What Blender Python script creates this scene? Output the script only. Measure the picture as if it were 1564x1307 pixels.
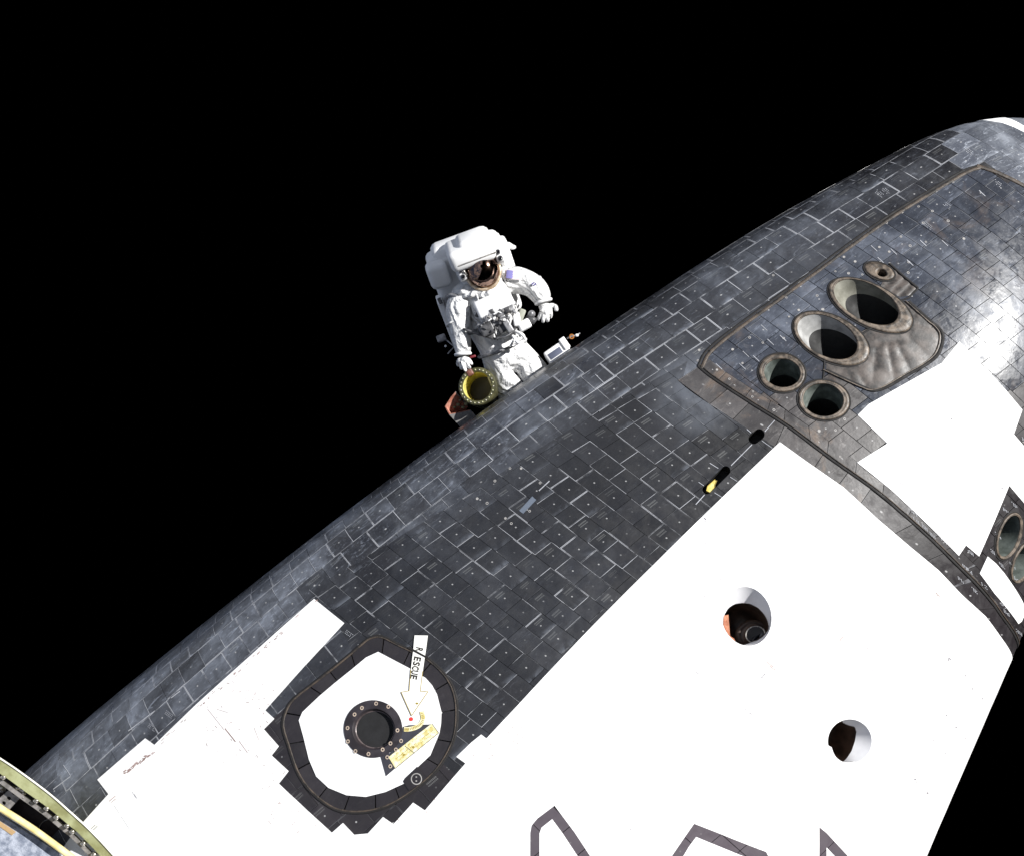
import bpy, bmesh, math, random
import numpy as np
from mathutils import Vector, Matrix, geometry, noise
from mathutils.bvhtree import BVHTree

random.seed(7)
rng = np.random.default_rng(11)
for o in list(bpy.data.objects):
    bpy.data.objects.remove(o, do_unlink=True)
sc = bpy.context.scene
COL = sc.collection

# ------------------------------------------------------------------ camera
# world frame: X towards the nose of the spacecraft, Z to its upper side, Y to its port side (metres)
PW, PH_ = 1564.0, 1307.0
EYE = np.array([2.10626, 8.22534, 2.71236])
LOOK = np.array([1.84837, 2.20935, -0.88721])
ROLL, FPX = 2.33749, 1670.289
_f = LOOK - EYE; _f /= np.linalg.norm(_f)
_r = np.cross(_f, [0, 0, 1.0]); _r /= np.linalg.norm(_r)
_u = np.cross(_r, _f)
CR = math.cos(ROLL) * _r + math.sin(ROLL) * _u
CU = -math.sin(ROLL) * _r + math.cos(ROLL) * _u
CF = _f
cam_data = bpy.data.cameras.new('camera')
cam_data.sensor_width = 36.0
cam_data.lens = 36.0 * FPX / PW
cam_data.clip_start = 0.05
cam_data.clip_end = 40000.0
cam = bpy.data.objects.new('camera', cam_data); COL.objects.link(cam)
cam.matrix_world = Matrix([[CR[0], CU[0], -CF[0], EYE[0]], [CR[1], CU[1], -CF[1], EYE[1]],
                           [CR[2], CU[2], -CF[2], EYE[2]], [0, 0, 0, 1]])
sc.camera = cam

# ------------------------------------------------------------------ world (empty space), sun, exposure
w = bpy.data.worlds.new('World'); sc.world = w; w.use_nodes = True
w.node_tree.nodes['Background'].inputs[0].default_value = (0, 0, 0, 1)
w.node_tree.nodes['Background'].inputs[1].default_value = 0.0
SUN_CAM = np.array([0.68, 0.38, 0.625])            # right, up, towards the camera
SUN = SUN_CAM[0] * CR + SUN_CAM[1] * CU - SUN_CAM[2] * CF
SUN /= np.linalg.norm(SUN)
sd = bpy.data.lights.new('sun', 'SUN'); sd.energy = 5.0; sd.angle = math.radians(0.53); sd.color = (1.0, 0.985, 0.96)
so = bpy.data.objects.new('sun', sd); COL.objects.link(so)
so.rotation_euler = Vector(SUN).to_track_quat('Z', 'Y').to_euler()
so.location = (0, 0, 20)
sc.view_settings.view_transform = 'Standard'
sc.view_settings.look = 'None'
sc.view_settings.exposure = 0.75
sc.view_settings.gamma = 1.0
sc.view_settings.use_curve_mapping = False
sc.cycles.max_bounces = 6
sc.cycles.diffuse_bounces = 4
sc.cycles.use_denoising = True
sc.cycles.sample_clamp_indirect = 6

# ------------------------------------------------------------------ node helpers
class NT:
    def __init__(s, name):
        s.m = bpy.data.materials.new(name); s.m.use_nodes = True
        s.t = s.m.node_tree; s.t.nodes.clear()
        s.out = s.t.nodes.new('ShaderNodeOutputMaterial')
        s.b = s.t.nodes.new('ShaderNodeBsdfPrincipled')
        s.t.links.new(s.b.outputs[0], s.out.inputs[0])
    def n(s, typ, **k):
        nd = s.t.nodes.new(typ)
        for a, b in k.items(): setattr(nd, a, b)
        return nd
    def l(s, a, b): s.t.links.new(a, b)
    def put(s, sock, v):
        if hasattr(v, 'is_output') or isinstance(v, bpy.types.NodeSocket): s.l(v, sock)
        else: sock.default_value = v
    def math(s, op, a, b=None, c=None, clamp=False):
        nd = s.n('ShaderNodeMath', operation=op, use_clamp=clamp)
        s.put(nd.inputs[0], a)
        if b is not None: s.put(nd.inputs[1], b)
        if c is not None: s.put(nd.inputs[2], c)
        return nd.outputs[0]
    def mix(s, f, a, b):
        nd = s.n('ShaderNodeMix', data_type='RGBA')
        s.put(nd.inputs[0], f); s.put(nd.inputs[6], a); s.put(nd.inputs[7], b)
        return nd.outputs[2]
    def noise(s, vec, scale, detail=4.0, rough=0.55, dist=0.0):
        nd = s.n('ShaderNodeTexNoise')
        if vec is not None: s.l(vec, nd.inputs['Vector'])
        nd.inputs['Scale'].default_value = scale; nd.inputs['Detail'].default_value = detail
        nd.inputs['Roughness'].default_value = rough; nd.inputs['Distortion'].default_value = dist
        return nd.outputs[0]
    def ramp(s, v, a, b, lo=0.0, hi=1.0, smooth=True):
        nd = s.n('ShaderNodeMapRange', interpolation_type='SMOOTHSTEP' if smooth else 'LINEAR')
        s.put(nd.inputs[0], v)
        for i, x in enumerate((a, b, lo, hi)): nd.inputs[i + 1].default_value = x
        return nd.outputs[0]
    def coord(s): return s.n('ShaderNodeTexCoord').outputs['Object']
    def mapping(s, vec, scale=(1, 1, 1), rot=(0, 0, 0), loc=(0, 0, 0)):
        nd = s.n('ShaderNodeMapping'); s.l(vec, nd.inputs[0])
        nd.inputs[1].default_value = loc; nd.inputs[2].default_value = rot; nd.inputs[3].default_value = scale
        return nd.outputs[0]
    def set(s, **k):
        for a, b in k.items(): s.put(s.b.inputs[a.replace('_', ' ')], b)
        return s
    def bump(s, h, strength=0.3, dist=0.01):
        nd = s.n('ShaderNodeBump'); s.l(h, nd.inputs['Height'])
        nd.inputs['Strength'].default_value = strength; nd.inputs['Distance'].default_value = dist
        s.l(nd.outputs[0], s.b.inputs['Normal'])

def col(r, g, b): return (r, g, b, 1.0)

def simple(name, c, rough=0.5, metal=0.0, vary=0.15, scale=9.0, bump=0.0, spec=0.5, c2=None):
    t = NT(name); v = t.coord()
    n = t.noise(v, scale, 6.0, 0.6)
    f = t.ramp(n, 0.35, 0.65)
    a = col(*[x * (1 - vary) for x in c]); b = col(*(c2 if c2 else [min(1, x * (1 + vary)) for x in c]))
    t.set(Base_Color=t.mix(f, a, b), Roughness=t.ramp(t.noise(v, scale * 2.3, 4), 0.3, 0.7, max(0.02, rough - 0.08), min(1, rough + 0.08)),
          Metallic=metal)
    t.b.inputs['Specular IOR Level'].default_value = spec
    if bump: t.bump(t.noise(v, scale * 6, 5, 0.65), bump, 0.01)
    return t.m

def earth():
    '''the planet behind the photographer: sunlit cloud and ocean, seen by the spacecraft and not by the lens'''
    R = 6371.0; d = np.array([-0.90, 0.30, 0.30]); d /= np.linalg.norm(d)
    c = (d[0]*CR + d[1]*CU - d[2]*CF) * (R + 340.0)
    bm = bmesh.new(); bmesh.ops.create_uvsphere(bm, u_segments=128, v_segments=64, radius=R)
    for f in bm.faces: f.smooth = True
    me = bpy.data.meshes.new('earth'); bm.to_mesh(me); bm.free()
    o = bpy.data.objects.new('earth', me); COL.objects.link(o); o.location = c; o['kind'] = 'structure'
    t = NT('ocean_and_cloud'); v = t.coord()
    n = t.ramp(t.noise(t.mapping(v, (0.004, 0.004, 0.004)), 1.0, 8, 0.62, 0.8), 0.40, 0.62)
    t.set(Base_Color=t.mix(n, col(0.06, 0.13, 0.30), col(0.76, 0.79, 0.84)), Roughness=0.9)
    me.materials.append(t.m)
earth()

PALE_SPOT = (2.83, 1.93, -0.22)
def tile_material(name, base, haze, hazeamt, line, rough=0.36, text=True, stain=0.0, spec=0.5, dust_sheen=False, more=0.0):
    """glazed black ceramic tile: pale edges, centre dot, faint stamped rows, dusty haze with painted sheen"""
    t = NT(name); v = t.coord()
    uv = t.n('ShaderNodeUVMap', uv_map='uv').outputs[0]
    sep = t.n('ShaderNodeSeparateXYZ'); t.l(uv, sep.inputs[0]); U, V = sep.outputs[0], sep.outputs[1]
    at = t.n('ShaderNodeAttribute', attribute_name='rnd', attribute_type='GEOMETRY')
    sa = t.n('ShaderNodeSeparateColor'); t.l(at.outputs['Color'], sa.inputs[0])
    R, G, B = sa.outputs[0], sa.outputs[1], sa.outputs[2]
    # haze: broad clouds, streaks, blotches
    big = t.noise(v, 1.3, 5, 0.6, 0.6)
    med = t.noise(v, 7.0, 6, 0.65, 0.8)
    fine = t.noise(v, 60.0, 6, 0.7)
    h = t.math('MULTIPLY', t.ramp(big, 0.38, 0.72), t.ramp(med, 0.3, 0.75, 0.25, 1.0))
    h = t.math('ADD', t.math('MULTIPLY', h, 0.58), t.math('MULTIPLY', t.ramp(fine, 0.52, 0.8), 0.22))
    sk = t.noise(t.mapping(v, (9, 9, 40), (0.5, 0.9, 0.4)), 1.0, 6, 0.7, 1.5)
    h = t.math('ADD', h, t.math('MULTIPLY', t.ramp(sk, 0.54, 0.74), 0.55))
    h = t.math('MULTIPLY', h, t.math('ADD', 0.7, t.math('MULTIPLY', B, 0.5)))
    if dust_sheen:      # dusty haze and painted sheen, palest along the lower edge, fading towards the nose
        ps = t.n('ShaderNodeSeparateXYZ'); t.l(v, ps.inputs[0])
        q = t.math('SUBTRACT', ps.outputs[2], t.math('ADD', -1.05, t.math('MULTIPLY', ps.outputs[0], 0.125)))
        q = t.math('ADD', q, t.math('MULTIPLY', t.math('SUBTRACT', big, 0.5), 0.5))
        dz = t.ramp(q, -0.28, 0.40, 1.0, 0.17)
        dxx = t.ramp(ps.outputs[0], 0.7, 3.0, 1.25, 0.58)
        h = t.math('MULTIPLY', h, t.math('MULTIPLY', dz, dxx))
        # round paler patch just aft of the side thrusters
        dd = t.n('ShaderNodeVectorMath', operation='DISTANCE'); t.l(v, dd.inputs[0]); dd.inputs[1].default_value = PALE_SPOT
        pl = t.math('MULTIPLY', t.ramp(dd.outputs['Value'], 0.08, 0.42, 1.0, 0.0), t.ramp(med, 0.25, 0.65, 0.35, 1.0))
        h = t.math('MAXIMUM', h, t.math('MULTIPLY', pl, 0.42))
    h = t.math('MULTIPLY', h, hazeamt, clamp=True)
    cb = t.mix(t.ramp(B, 0.0, 1.0), col(*[x * 0.8 for x in base]), col(*[x * 1.2 for x in base]))
    c = t.mix(h, cb, col(*haze))
    if stain:
        s1 = t.ramp(t.noise(t.mapping(v, (1, 1, 1)), 3.1, 7, 0.7, 1.2), 0.52, 0.72)
        c = t.mix(t.math('MULTIPLY', s1, stain), c, col(0.16, 0.115, 0.085))
        s2 = t.ramp(t.noise(v, 5.0, 7, 0.7, 2.0), 0.6, 0.78)
        c = t.mix(t.math('MULTIPLY', s2, stain * 0.8), c, col(0.36, 0.34, 0.33))
    # pale edges, each side of its own strength
    def edge(x, wdt, thr, src):
        e = t.ramp(x, wdt * 0.45, wdt, 1.0, 0.0, False)
        on = t.ramp(src, thr, thr + 0.25)
        return t.math('MULTIPLY', e, on)
    nb = t.ramp(t.noise(v, 9.0, 3, 0.6), 0.34, 0.58, 0.06, 1.1)
    e1 = edge(U, 0.026, 0.46-more, R); e2 = edge(t.math('SUBTRACT', 1.0, U), 0.024, 0.56-more, t.math('FRACT', t.math('MULTIPLY', R, 7.3)))
    e3 = edge(V, 0.026, 0.46-more, G); e4 = edge(t.math('SUBTRACT', 1.0, V), 0.028, 0.40-more, t.math('FRACT', t.math('MULTIPLY', G, 5.7)))
    e = t.math('MAXIMUM', t.math('MAXIMUM', e1, e2), t.math('MAXIMUM', e3, e4))
    e = t.math('MULTIPLY', e, t.math('MULTIPLY', nb, line), clamp=True)
    # soft smear inside some edges
    sm = t.math('MULTIPLY', t.ramp(V, 0.72, 1.0), t.math('MULTIPLY', t.ramp(G, 0.6, 0.95), t.ramp(med, 0.4, 0.7)))
    c = t.mix(t.math('MULTIPLY', sm, 0.4*hazeamt), c, col(*haze))
    c = t.mix(e, c, col(0.42, 0.43, 0.46))
    # centre dot, slightly off
    du = t.math('SUBTRACT', U, 0.5); dv = t.math('SUBTRACT', V, t.math('ADD', 0.47, t.math('MULTIPLY', R, 0.06)))
    d = t.math('SQRT', t.math('ADD', t.math('MULTIPLY', du, du), t.math('MULTIPLY', dv, dv)))
    dot = t.math('MULTIPLY', t.ramp(d, 0.025, 0.045, 1.0, 0.0), t.ramp(G, 0.1, 0.7, 0.12, 0.7))
    c = t.mix(dot, c, col(0.4, 0.4, 0.4))
    if text:
        # two short stamped rows near one corner, broken into characters
        du2 = t.math('ADD', U, t.math('MULTIPLY', B, 0.25))
        inx = t.math('MULTIPLY', t.ramp(du2, 0.40, 0.41), t.ramp(du2, 0.86, 0.87, 1.0, 0.0))
        r1 = t.math('MULTIPLY', t.ramp(V, 0.15, 0.16), t.ramp(V, 0.215, 0.225, 1.0, 0.0))
        r2 = t.math('MULTIPLY', t.ramp(V, 0.26, 0.27), t.ramp(V, 0.31, 0.32, 1.0, 0.0))
        ch = t.math('FRACT', t.math('MULTIPLY', U, 17.0)); chm = t.ramp(ch, 0.25, 0.4)
        tx = t.math('MULTIPLY', t.math('MULTIPLY', inx, t.math('MAXIMUM', r1, r2)), chm)
        tx = t.math('MULTIPLY', tx, t.ramp(t.math('FRACT', t.math('MULTIPLY', B, 11.7)), 0.5, 0.98, 0.0, 0.20))
        c = t.mix(tx, c, col(0.42, 0.43, 0.42))
    ro = t.ramp(t.noise(v, 11.0, 6, 0.65, 0.6), 0.3, 0.7, rough - 0.12, rough + 0.14)
    ro = t.math('ADD', ro, t.math('MULTIPLY', h, 0.25))
    t.set(Base_Color=c, Roughness=ro)
    t.b.inputs['Specular IOR Level'].default_value = spec
    bm = t.math('ADD', t.noise(v, 9.0, 4, 0.6), t.math('MULTIPLY', t.noise(v, 55.0, 4, 0.6), 0.12))
    t.bump(bm, 0.18, 0.012)
    return t.m

M = {}
M['tile'] = tile_material('black_glazed_tile', (0.0125, 0.0125, 0.0145), (0.20, 0.22, 0.26), 0.95, 0.9, rough=0.38, spec=0.55, dust_sheen=True)
M['chine_tile'] = tile_material('weathered_sheen_edge_tile', (0.0135, 0.0135, 0.016), (0.28, 0.31, 0.37), 1.2, 1.15, rough=0.34, spec=0.8, dust_sheen=True, more=0.22)  # haze colour also carries the painted sheen along the body edge
M['module_tile'] = tile_material('greyed_module_tile', (0.030, 0.034, 0.045), (0.22, 0.245, 0.30), 0.95, 0.35, rough=0.27, stain=0.22, spec=0.30)
M['nose_glare_tile'] = tile_material('pale_glare_nose_tile', (0.06, 0.066, 0.082), (0.52, 0.56, 0.63), 1.15, 0.3, rough=0.30, stain=0.0)  # sun glare on the nose is put into this tile colour
M['scorched'] = tile_material('scorched_tile', (0.040, 0.037, 0.038), (0.22, 0.205, 0.20), 0.9, 0.25, rough=0.38, text=False, stain=0.8)
M['frame_tile'] = tile_material('purple_grey_frame_tile', (0.075, 0.062, 0.075), (0.10, 0.09, 0.10), 0.3, 0.1, rough=0.5, text=False)  # lighter than the other tiles: strong sunlight put into the base colour
M['plain_tile'] = tile_material('new_black_tile', (0.016, 0.0135, 0.0155), (0.06, 0.055, 0.06), 0.5, 0.22, rough=0.45)
M['new_tile'] = tile_material('unweathered_tile', (0.0085, 0.0082, 0.009), (0.06, 0.062, 0.07), 0.5, 0.4, rough=0.42)
M['skin'] = simple('dark_felt', (0.008, 0.008, 0.009), 0.9, vary=0.2)
M['seam'] = simple('scorched_thermal_seal', (0.030, 0.025, 0.021), 0.6, vary=0.5, scale=14, bump=0.4, c2=(0.075, 0.055, 0.04))
M['gap'] = simple('dark_seal_gap', (0.007, 0.006, 0.006), 0.8)
# ------------------------------------------------------------------ hull form: a loft of stations along X
XK = np.array([-4, -2, 0, 1.7, 3.4, 4.4, 5.2, 5.8, 6.3])
HB = np.array([2.71481, 2.61914, 2.44448, 2.19029, 1.78474, 1.51109, 1.23719, 0.97475, 0.30229])
HZ = np.array([-1.24158, -1.17051, -1.05319, -0.87363, -0.6311, -0.50024, -0.3851, -0.43135, -0.28693])
HL = np.array([1.19569, 1.06306, 0.85907, 0.77282, 0.76322, 0.68791, 0.5486, 0.36715, 0.00946])
HU = np.array([4.1559, 4.0415, 3.8913, 3.2186, 2.4251, 1.986, 1.3253, 0.6746, 0.061])
NL, NU = 2.56172, 1.98452

def _pchip(yk, x):
    xk = XK; h = np.diff(xk); d = np.diff(yk) / h; m = np.zeros(len(xk))
    for i in range(1, len(xk) - 1):
        if d[i - 1] * d[i] > 0:
            w1 = 2 * h[i] + h[i - 1]; w2 = h[i] + 2 * h[i - 1]
            m[i] = (w1 + w2) / (w1 / d[i - 1] + w2 / d[i])
    m[0] = d[0]; m[-1] = d[-1]
    i = np.clip(np.searchsorted(xk, x) - 1, 0, len(xk) - 2); t = (x - xk[i]) / h[i]
    return ((2*t**3-3*t**2+1)*yk[i] + (t**3-2*t**2+t)*h[i]*m[i] + (-2*t**3+3*t**2)*yk[i+1] + (t**3-t**2)*h[i]*m[i+1])

def hull_curve(yk, x):
    o = np.linspace(-.9, .9, 9); wt = np.exp(-(o / .42) ** 2 / 2); wt /= wt.sum()
    xx = x[..., None] + o
    y = _pchip(yk, np.clip(xx, XK[0], XK[-1]))
    s0 = (yk[1] - yk[0]) / (XK[1] - XK[0]); s1 = (yk[-1] - yk[-2]) / (XK[-1] - XK[-2])
    y = y + np.where(xx < XK[0], (xx - XK[0]) * s0, 0) + np.where(xx > XK[-1], (xx - XK[-1]) * s1, 0)
    return (y * wt).sum(-1)

def station(x, ph):
    """ph from -pi to pi: -pi/2 keel, 0 port side, pi/2 upper centreline"""
    x = np.asarray(x, float)
    b = np.maximum(hull_curve(HB, x), 0.03); zc = hull_curve(HZ, x)
    hl = np.maximum(hull_curve(HL, x), 0.03); hu = np.maximum(hull_curve(HU, x), 0.03)
    s = np.sin(ph); c = np.cos(ph); low = s < 0
    n = np.where(low, NL, NU)
    y = b * np.sign(c) * np.maximum(np.abs(c), 1e-9) ** (2 / n)
    z = zc + np.where(low, -hl, hu) * np.abs(s) ** (2 / n)
    return np.stack([x + 0 * y, y, z], -1)

GX0, GX1, GD = -3.3, 6.2, 0.02
GG0, GG1 = -3.2, 5.2
gx = np.arange(GX0, GX1 + 1e-6, GD); gg = np.arange(GG0, GG1 + 1e-6, GD)
phf = np.linspace(-math.pi * 0.97, math.pi * 0.97, 2401)
PG = np.zeros((len(gx), len(gg), 3))
mid = len(phf) // 2
for i, x in enumerate(gx):
    P = station(np.full(len(phf), x), phf)
    s = np.concatenate([[0], np.cumsum(np.linalg.norm(np.diff(P, axis=0), axis=1))]); s -= s[mid]
    for k in range(3): PG[i, :, k] = np.interp(gg, s, P[:, k])
dx = np.gradient(PG, axis=0); dg = np.gradient(PG, axis=1)
NG = np.cross(dg, dx); NG /= (np.linalg.norm(NG, axis=2, keepdims=True) + 1e-12)
if NG[len(gx)//2, np.searchsorted(gg, 0.0), 1] < 0: NG = -NG

def surf(C, h=0.0):
    """chart points (x, girth) -> world points, normals"""
    C = np.asarray(C, float).reshape(-1, 2)
    a = np.clip((C[:, 0] - GX0) / GD, 0, len(gx) - 1.001); b = np.clip((C[:, 1] - GG0) / GD, 0, len(gg) - 1.001)
    i = a.astype(int); j = b.astype(int); u = (a - i)[:, None]; v = (b - j)[:, None]
    def bl(A): return (A[i, j]*(1-u)*(1-v) + A[i+1, j]*u*(1-v) + A[i, j+1]*(1-u)*v + A[i+1, j+1]*u*v)
    P = bl(PG); N = bl(NG); N /= (np.linalg.norm(N, axis=1, keepdims=True) + 1e-12)
    h = np.asarray(h, float)
    return P + N * (h[:, None] if h.ndim else h), N

def project(P):
    d = np.asarray(P, float) - EYE; z = d @ CF
    return np.stack([PW/2 + FPX*(d@CR)/z, PH_/2 - FPX*(d@CU)/z], -1)

# where a line of sight of the photograph meets the hull: finds the real place of a traced detail
_si, _sj = 3, 3
_I = np.arange(0, len(gx), _si); _J = np.arange(0, len(gg), _sj)
_sub = PG[np.ix_(_I, _J)]
_vf = ((EYE - _sub) * NG[np.ix_(_I, _J)]).sum(-1)
_verts = [Vector(p) for p in _sub.reshape(-1, 3)]
_nj = len(_J)
_tris, _tid = [], []
for i in range(len(_I) - 1):
    for j in range(_nj - 1):
        if max(_vf[i, j], _vf[i+1, j], _vf[i, j+1], _vf[i+1, j+1]) < 0: continue
        a, b, c, d = i*_nj+j, (i+1)*_nj+j, (i+1)*_nj+j+1, i*_nj+j+1
        _tris.append((a, b, c)); _tid.append((i, j, 0)); _tris.append((a, c, d)); _tid.append((i, j, 1))
_bvh = BVHTree.FromPolygons(_verts, _tris)
_eye = Vector(EYE)
_cc = np.array([[gx[i], gg[j]] for i in _I for j in _J])
def px1(px, py):
    d = CF + (px - PW/2) / FPX * CR - (py - PH_/2) / FPX * CU
    loc, nrm, idx, dist = _bvh.ray_cast(_eye, Vector(d).normalized())
    if loc is None: return None
    t = _tris[idx]; A, B, C = (_verts[k] for k in t)
    v0 = B - A; v1 = C - A; v2 = loc - A
    d00, d01, d11, d20, d21 = v0.dot(v0), v0.dot(v1), v1.dot(v1), v2.dot(v0), v2.dot(v1)
    den = d00*d11 - d01*d01
    bb = (d11*d20 - d01*d21) / den; cc = (d00*d21 - d01*d20) / den
    c = (1-bb-cc)*_cc[t[0]] + bb*_cc[t[1]] + cc*_cc[t[2]]
    return c
MISS = []
def px(pts):
    """traced points -> chart. ('c', x, g) passes through. A miss slides along the last step."""
    out = []
    for p in pts:
        if len(p) == 3: out.append(np.array(p[1:], float)); continue
        q = px1(*p)
        if q is None:
            MISS.append(p)
            continue
        out.append(q)
    return np.array(out)

def px_at(pts, h):
    '''chart positions whose points at height h above (below) the hull appear at the traced places'''
    T = np.asarray(pts, float); Q = T.copy()
    for _ in range(4):
        C = px(Q); E = T - project(surf(C, h)[0]); Q = Q + E
    return px(Q)

def dens(poly, step=0.12, closed=True):
    poly = np.asarray(poly, float); out = []
    n = len(poly)
    for i in range(n if closed else n - 1):
        a, b = poly[i], poly[(i+1) % n]; k = max(1, int(np.linalg.norm(b-a) / step))
        for q in range(k): out.append(a + (b-a)*q/k)
    if not closed: out.append(poly[-1])
    return np.array(out)

def smooth_closed(pts, n=8):
    """Catmull-Rom through closed traced points"""
    pts = np.asarray(pts, float); m = len(pts); out = []
    for i in range(m):
        p0, p1, p2, p3 = pts[i-1], pts[i], pts[(i+1) % m], pts[(i+2) % m]
        for k in range(n):
            t = k / n
            out.append(0.5*((2*p1) + (-p0+p2)*t + (2*p0-5*p1+4*p2-p3)*t*t + (-p0+3*p1-3*p2+p3)*t**3))
    return np.array(out)
def smooth_open(pts, n=6):
    pts = np.asarray(pts, float); e = np.vstack([2*pts[0]-pts[1], pts, 2*pts[-1]-pts[-2]]); out = []
    for i in range(1, len(e)-2):
        p0, p1, p2, p3 = e[i-1], e[i], e[i+1], e[i+2]
        for k in range(n):
            t = k / n
            out.append(0.5*((2*p1) + (-p0+p2)*t + (2*p0-5*p1+4*p2-p3)*t*t + (-p0+3*p1-3*p2+p3)*t**3))
    out.append(pts[-1]); return np.array(out)
def ellipse_px(cx, cy, a, b, ang, n=40, ph=0.0):
    t = np.linspace(0, 2*math.pi, n, endpoint=False) + ph
    ca, sa = math.cos(math.radians(ang)), math.sin(math.radians(ang))
    x = a*np.cos(t); y = b*np.sin(t)
    return np.stack([cx + x*ca - y*sa, cy + x*sa + y*ca], -1)

def inside(poly, pts):
    pts = np.asarray(pts, float).reshape(-1, 2); x, y = pts[:, 0], pts[:, 1]
    r = np.zeros(len(pts), bool); P = poly; Q = np.roll(poly, -1, 0)
    for (x0, y0), (x1, y1) in zip(P, Q):
        if y0 == y1: continue
        c = ((y0 > y) != (y1 > y)) & (x < (x1-x0)*(y-y0)/(y1-y0) + x0)
        r ^= c
    return r

# ------------------------------------------------------------------ mesh assembling
class Geo:
    """collects pieces; every piece keeps its own normals, local coordinates and three random numbers"""
    def __init__(s): s.v = []; s.f = []; s.n = []; s.uv = []; s.r = []; s.k = 0
    def add(s, v, f, n, uv=None, r=(0.5, 0.5, 0.5)):
        # v: Nx3; f: list of index tuples; n: list (per face) of per-corner normals or None
        for q, face in enumerate(f):
            s.f.append(tuple(i + s.k for i in face)); s.r.append(r)
            for c, i in enumerate(face):
                s.n.append(n[q][c])
                s.uv.append(uv[i] if uv is not None else (0.3, 0.62))
        s.v.extend([tuple(p) for p in v]); s.k += len(v)
    def join(s, o):
        s.f.extend([tuple(i + s.k for i in face) for face in o.f]); s.n.extend(o.n); s.uv.extend(o.uv); s.r.extend(o.r)
        s.v.extend(o.v); s.k += len(o.v)
    def build(s, name, mat, parent=None, kind=None, label=None):
        me = bpy.data.meshes.new(name); me.from_pydata(s.v, [], s.f); me.materials.append(mat)
        me.polygons.foreach_set('use_smooth', [True] * len(s.f))
        uvl = me.uv_layers.new(name='uv'); uvl.data.foreach_set('uv', np.array(s.uv, float).ravel())
        at = me.attributes.new('rnd', 'FLOAT_COLOR', 'FACE')
        at.data.foreach_set('color', np.array([(a, b, c, 1.0) for a, b, c in s.r], float).ravel())
        me.normals_split_custom_set([tuple(x) for x in s.n])
        return link(name, me, parent, kind, label)

def link(name, me, parent=None, kind=None, label=None):
    o = bpy.data.objects.new(name, me); COL.objects.link(o)
    if parent is not None: o.parent = parent
    if kind: o['kind'] = kind
    if label: o['label'] = label
    return o

def empty(name, loc, label, cat, group=None, kind=None):
    o = bpy.data.objects.new(name, None); COL.objects.link(o); o.location = loc; o.empty_display_size = 0.2
    o['label'] = label; o['category'] = cat
    if group: o['group'] = group
    if kind: o['kind'] = kind
    return o

def tri_geo(V, F, h, depth, uv=None, r=(0.5, 0.5, 0.5), tilt=(0, 0), gap=None):
    """a curved slab from a chart triangulation: top follows the hull, walls go down by depth"""
    g = Geo(); V = np.asarray(V, float)
    P, N = surf(V, h)
    cen = V.mean(0); d = V - cen
    P = P + N * (d[:, :1]*tilt[0] + d[:, 1:2]*tilt[1])
    ex = surf(cen + [0.01, 0])[0][0] - surf(cen)[0][0]; eg = surf(cen + [0, 0.01])[0][0] - surf(cen)[0][0]
    ex /= np.linalg.norm(ex) + 1e-9; eg /= np.linalg.norm(eg) + 1e-9
    Nn = N - ex*tilt[0] - eg*tilt[1]; Nn /= np.linalg.norm(Nn, axis=1, keepdims=True)
    F2 = []
    for f in F:      # orient outward
        a, b, c = P[f[0]], P[f[1]], P[f[2]]
        if np.dot(np.cross(b-a, c-a), N[f[0]]) < 0: f = tuple(reversed(f))
        F2.append(tuple(f))
    nn = [[Nn[i] for i in f] for f in F2]
    g.add(P, F2, nn, uv, r)
    if depth:
        cnt = {}
        for f in F2:
            for i in range(len(f)):
                a, b = f[i], f[(i+1) % len(f)]
                cnt[(a, b)] = cnt.get((a, b), 0) + 1
        bd = [(a, b) for (a, b) in cnt if (b, a) not in cnt]
        vs, fs, ns, us = [], [], [], []
        for a, b in bd:
            k = len(vs); A, B = P[a], P[b]
            vs += [A, B, B - N[b]*depth, A - N[a]*depth]; fs.append((k+1, k, k+3, k+2))
            nm = np.cross(B - A, N[a]); nm /= (np.linalg.norm(nm) + 1e-12)
            ns.append([nm]*4); us += [(0.3, 0.62)]*4
        g.add(vs, fs, ns, us, r)
    return g

def cdt(points, loops, inner, outer_polys, holes, keep=None):
    """triangulate chart area: inside every outer poly, outside all holes"""
    pts = [tuple(p) for p in points]; edges = []
    for lp in loops:
        k = len(pts); m = len(lp); pts += [tuple(p) for p in lp]
        edges += [(k+i, k+(i+1) % m) for i in range(m)]
    if inner is not None: pts += [tuple(p) for p in inner]
    vs, es, fs, *_ = geometry.delaunay_2d_cdt([Vector(p) for p in pts], edges, [], 0, 1e-5)
    V = np.array([(p.x, p.y) for p in vs])
    if not len(fs): return V, []
    F = np.array([tuple(f) for f in fs]); cen = V[F].mean(1)
    ok = np.ones(len(F), bool)
    for p in outer_polys: ok &= inside(p, cen)
    for p in holes: ok &= ~inside(p, cen)
    a = V[F]; area = np.abs((a[:, 1, 0]-a[:, 0, 0])*(a[:, 2, 1]-a[:, 0, 1]) - (a[:, 2, 0]-a[:, 0, 0])*(a[:, 1, 1]-a[:, 0, 1]))
    ok &= area > 2e-7
    F = F[ok]
    used = np.unique(F) if len(F) else []
    mp = -np.ones(len(V), int); mp[used] = np.arange(len(used))
    return V[used] if len(F) else V, [tuple(mp[f]) for f in F]

def sheet(name, outer, holes, h, depth, mat, parent, step=0.1, **kw):
    lo = outer.min(0); hi = outer.max(0)
    X, Y = np.meshgrid(np.arange(lo[0]+step/2, hi[0], step), np.arange(lo[1]+step/2, hi[1], step))
    inn = np.stack([X.ravel(), Y.ravel()], -1); inn = inn[inside(outer, inn)]
    ds = min(step, 0.1)
    V, F = cdt([], [dens(outer, ds)] + [dens(p, ds) for p in holes], inn, [outer], holes)
    g = tri_geo(V, F, h, depth)
    return g if name is None else g.build(name, mat, parent, **kw)

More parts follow.
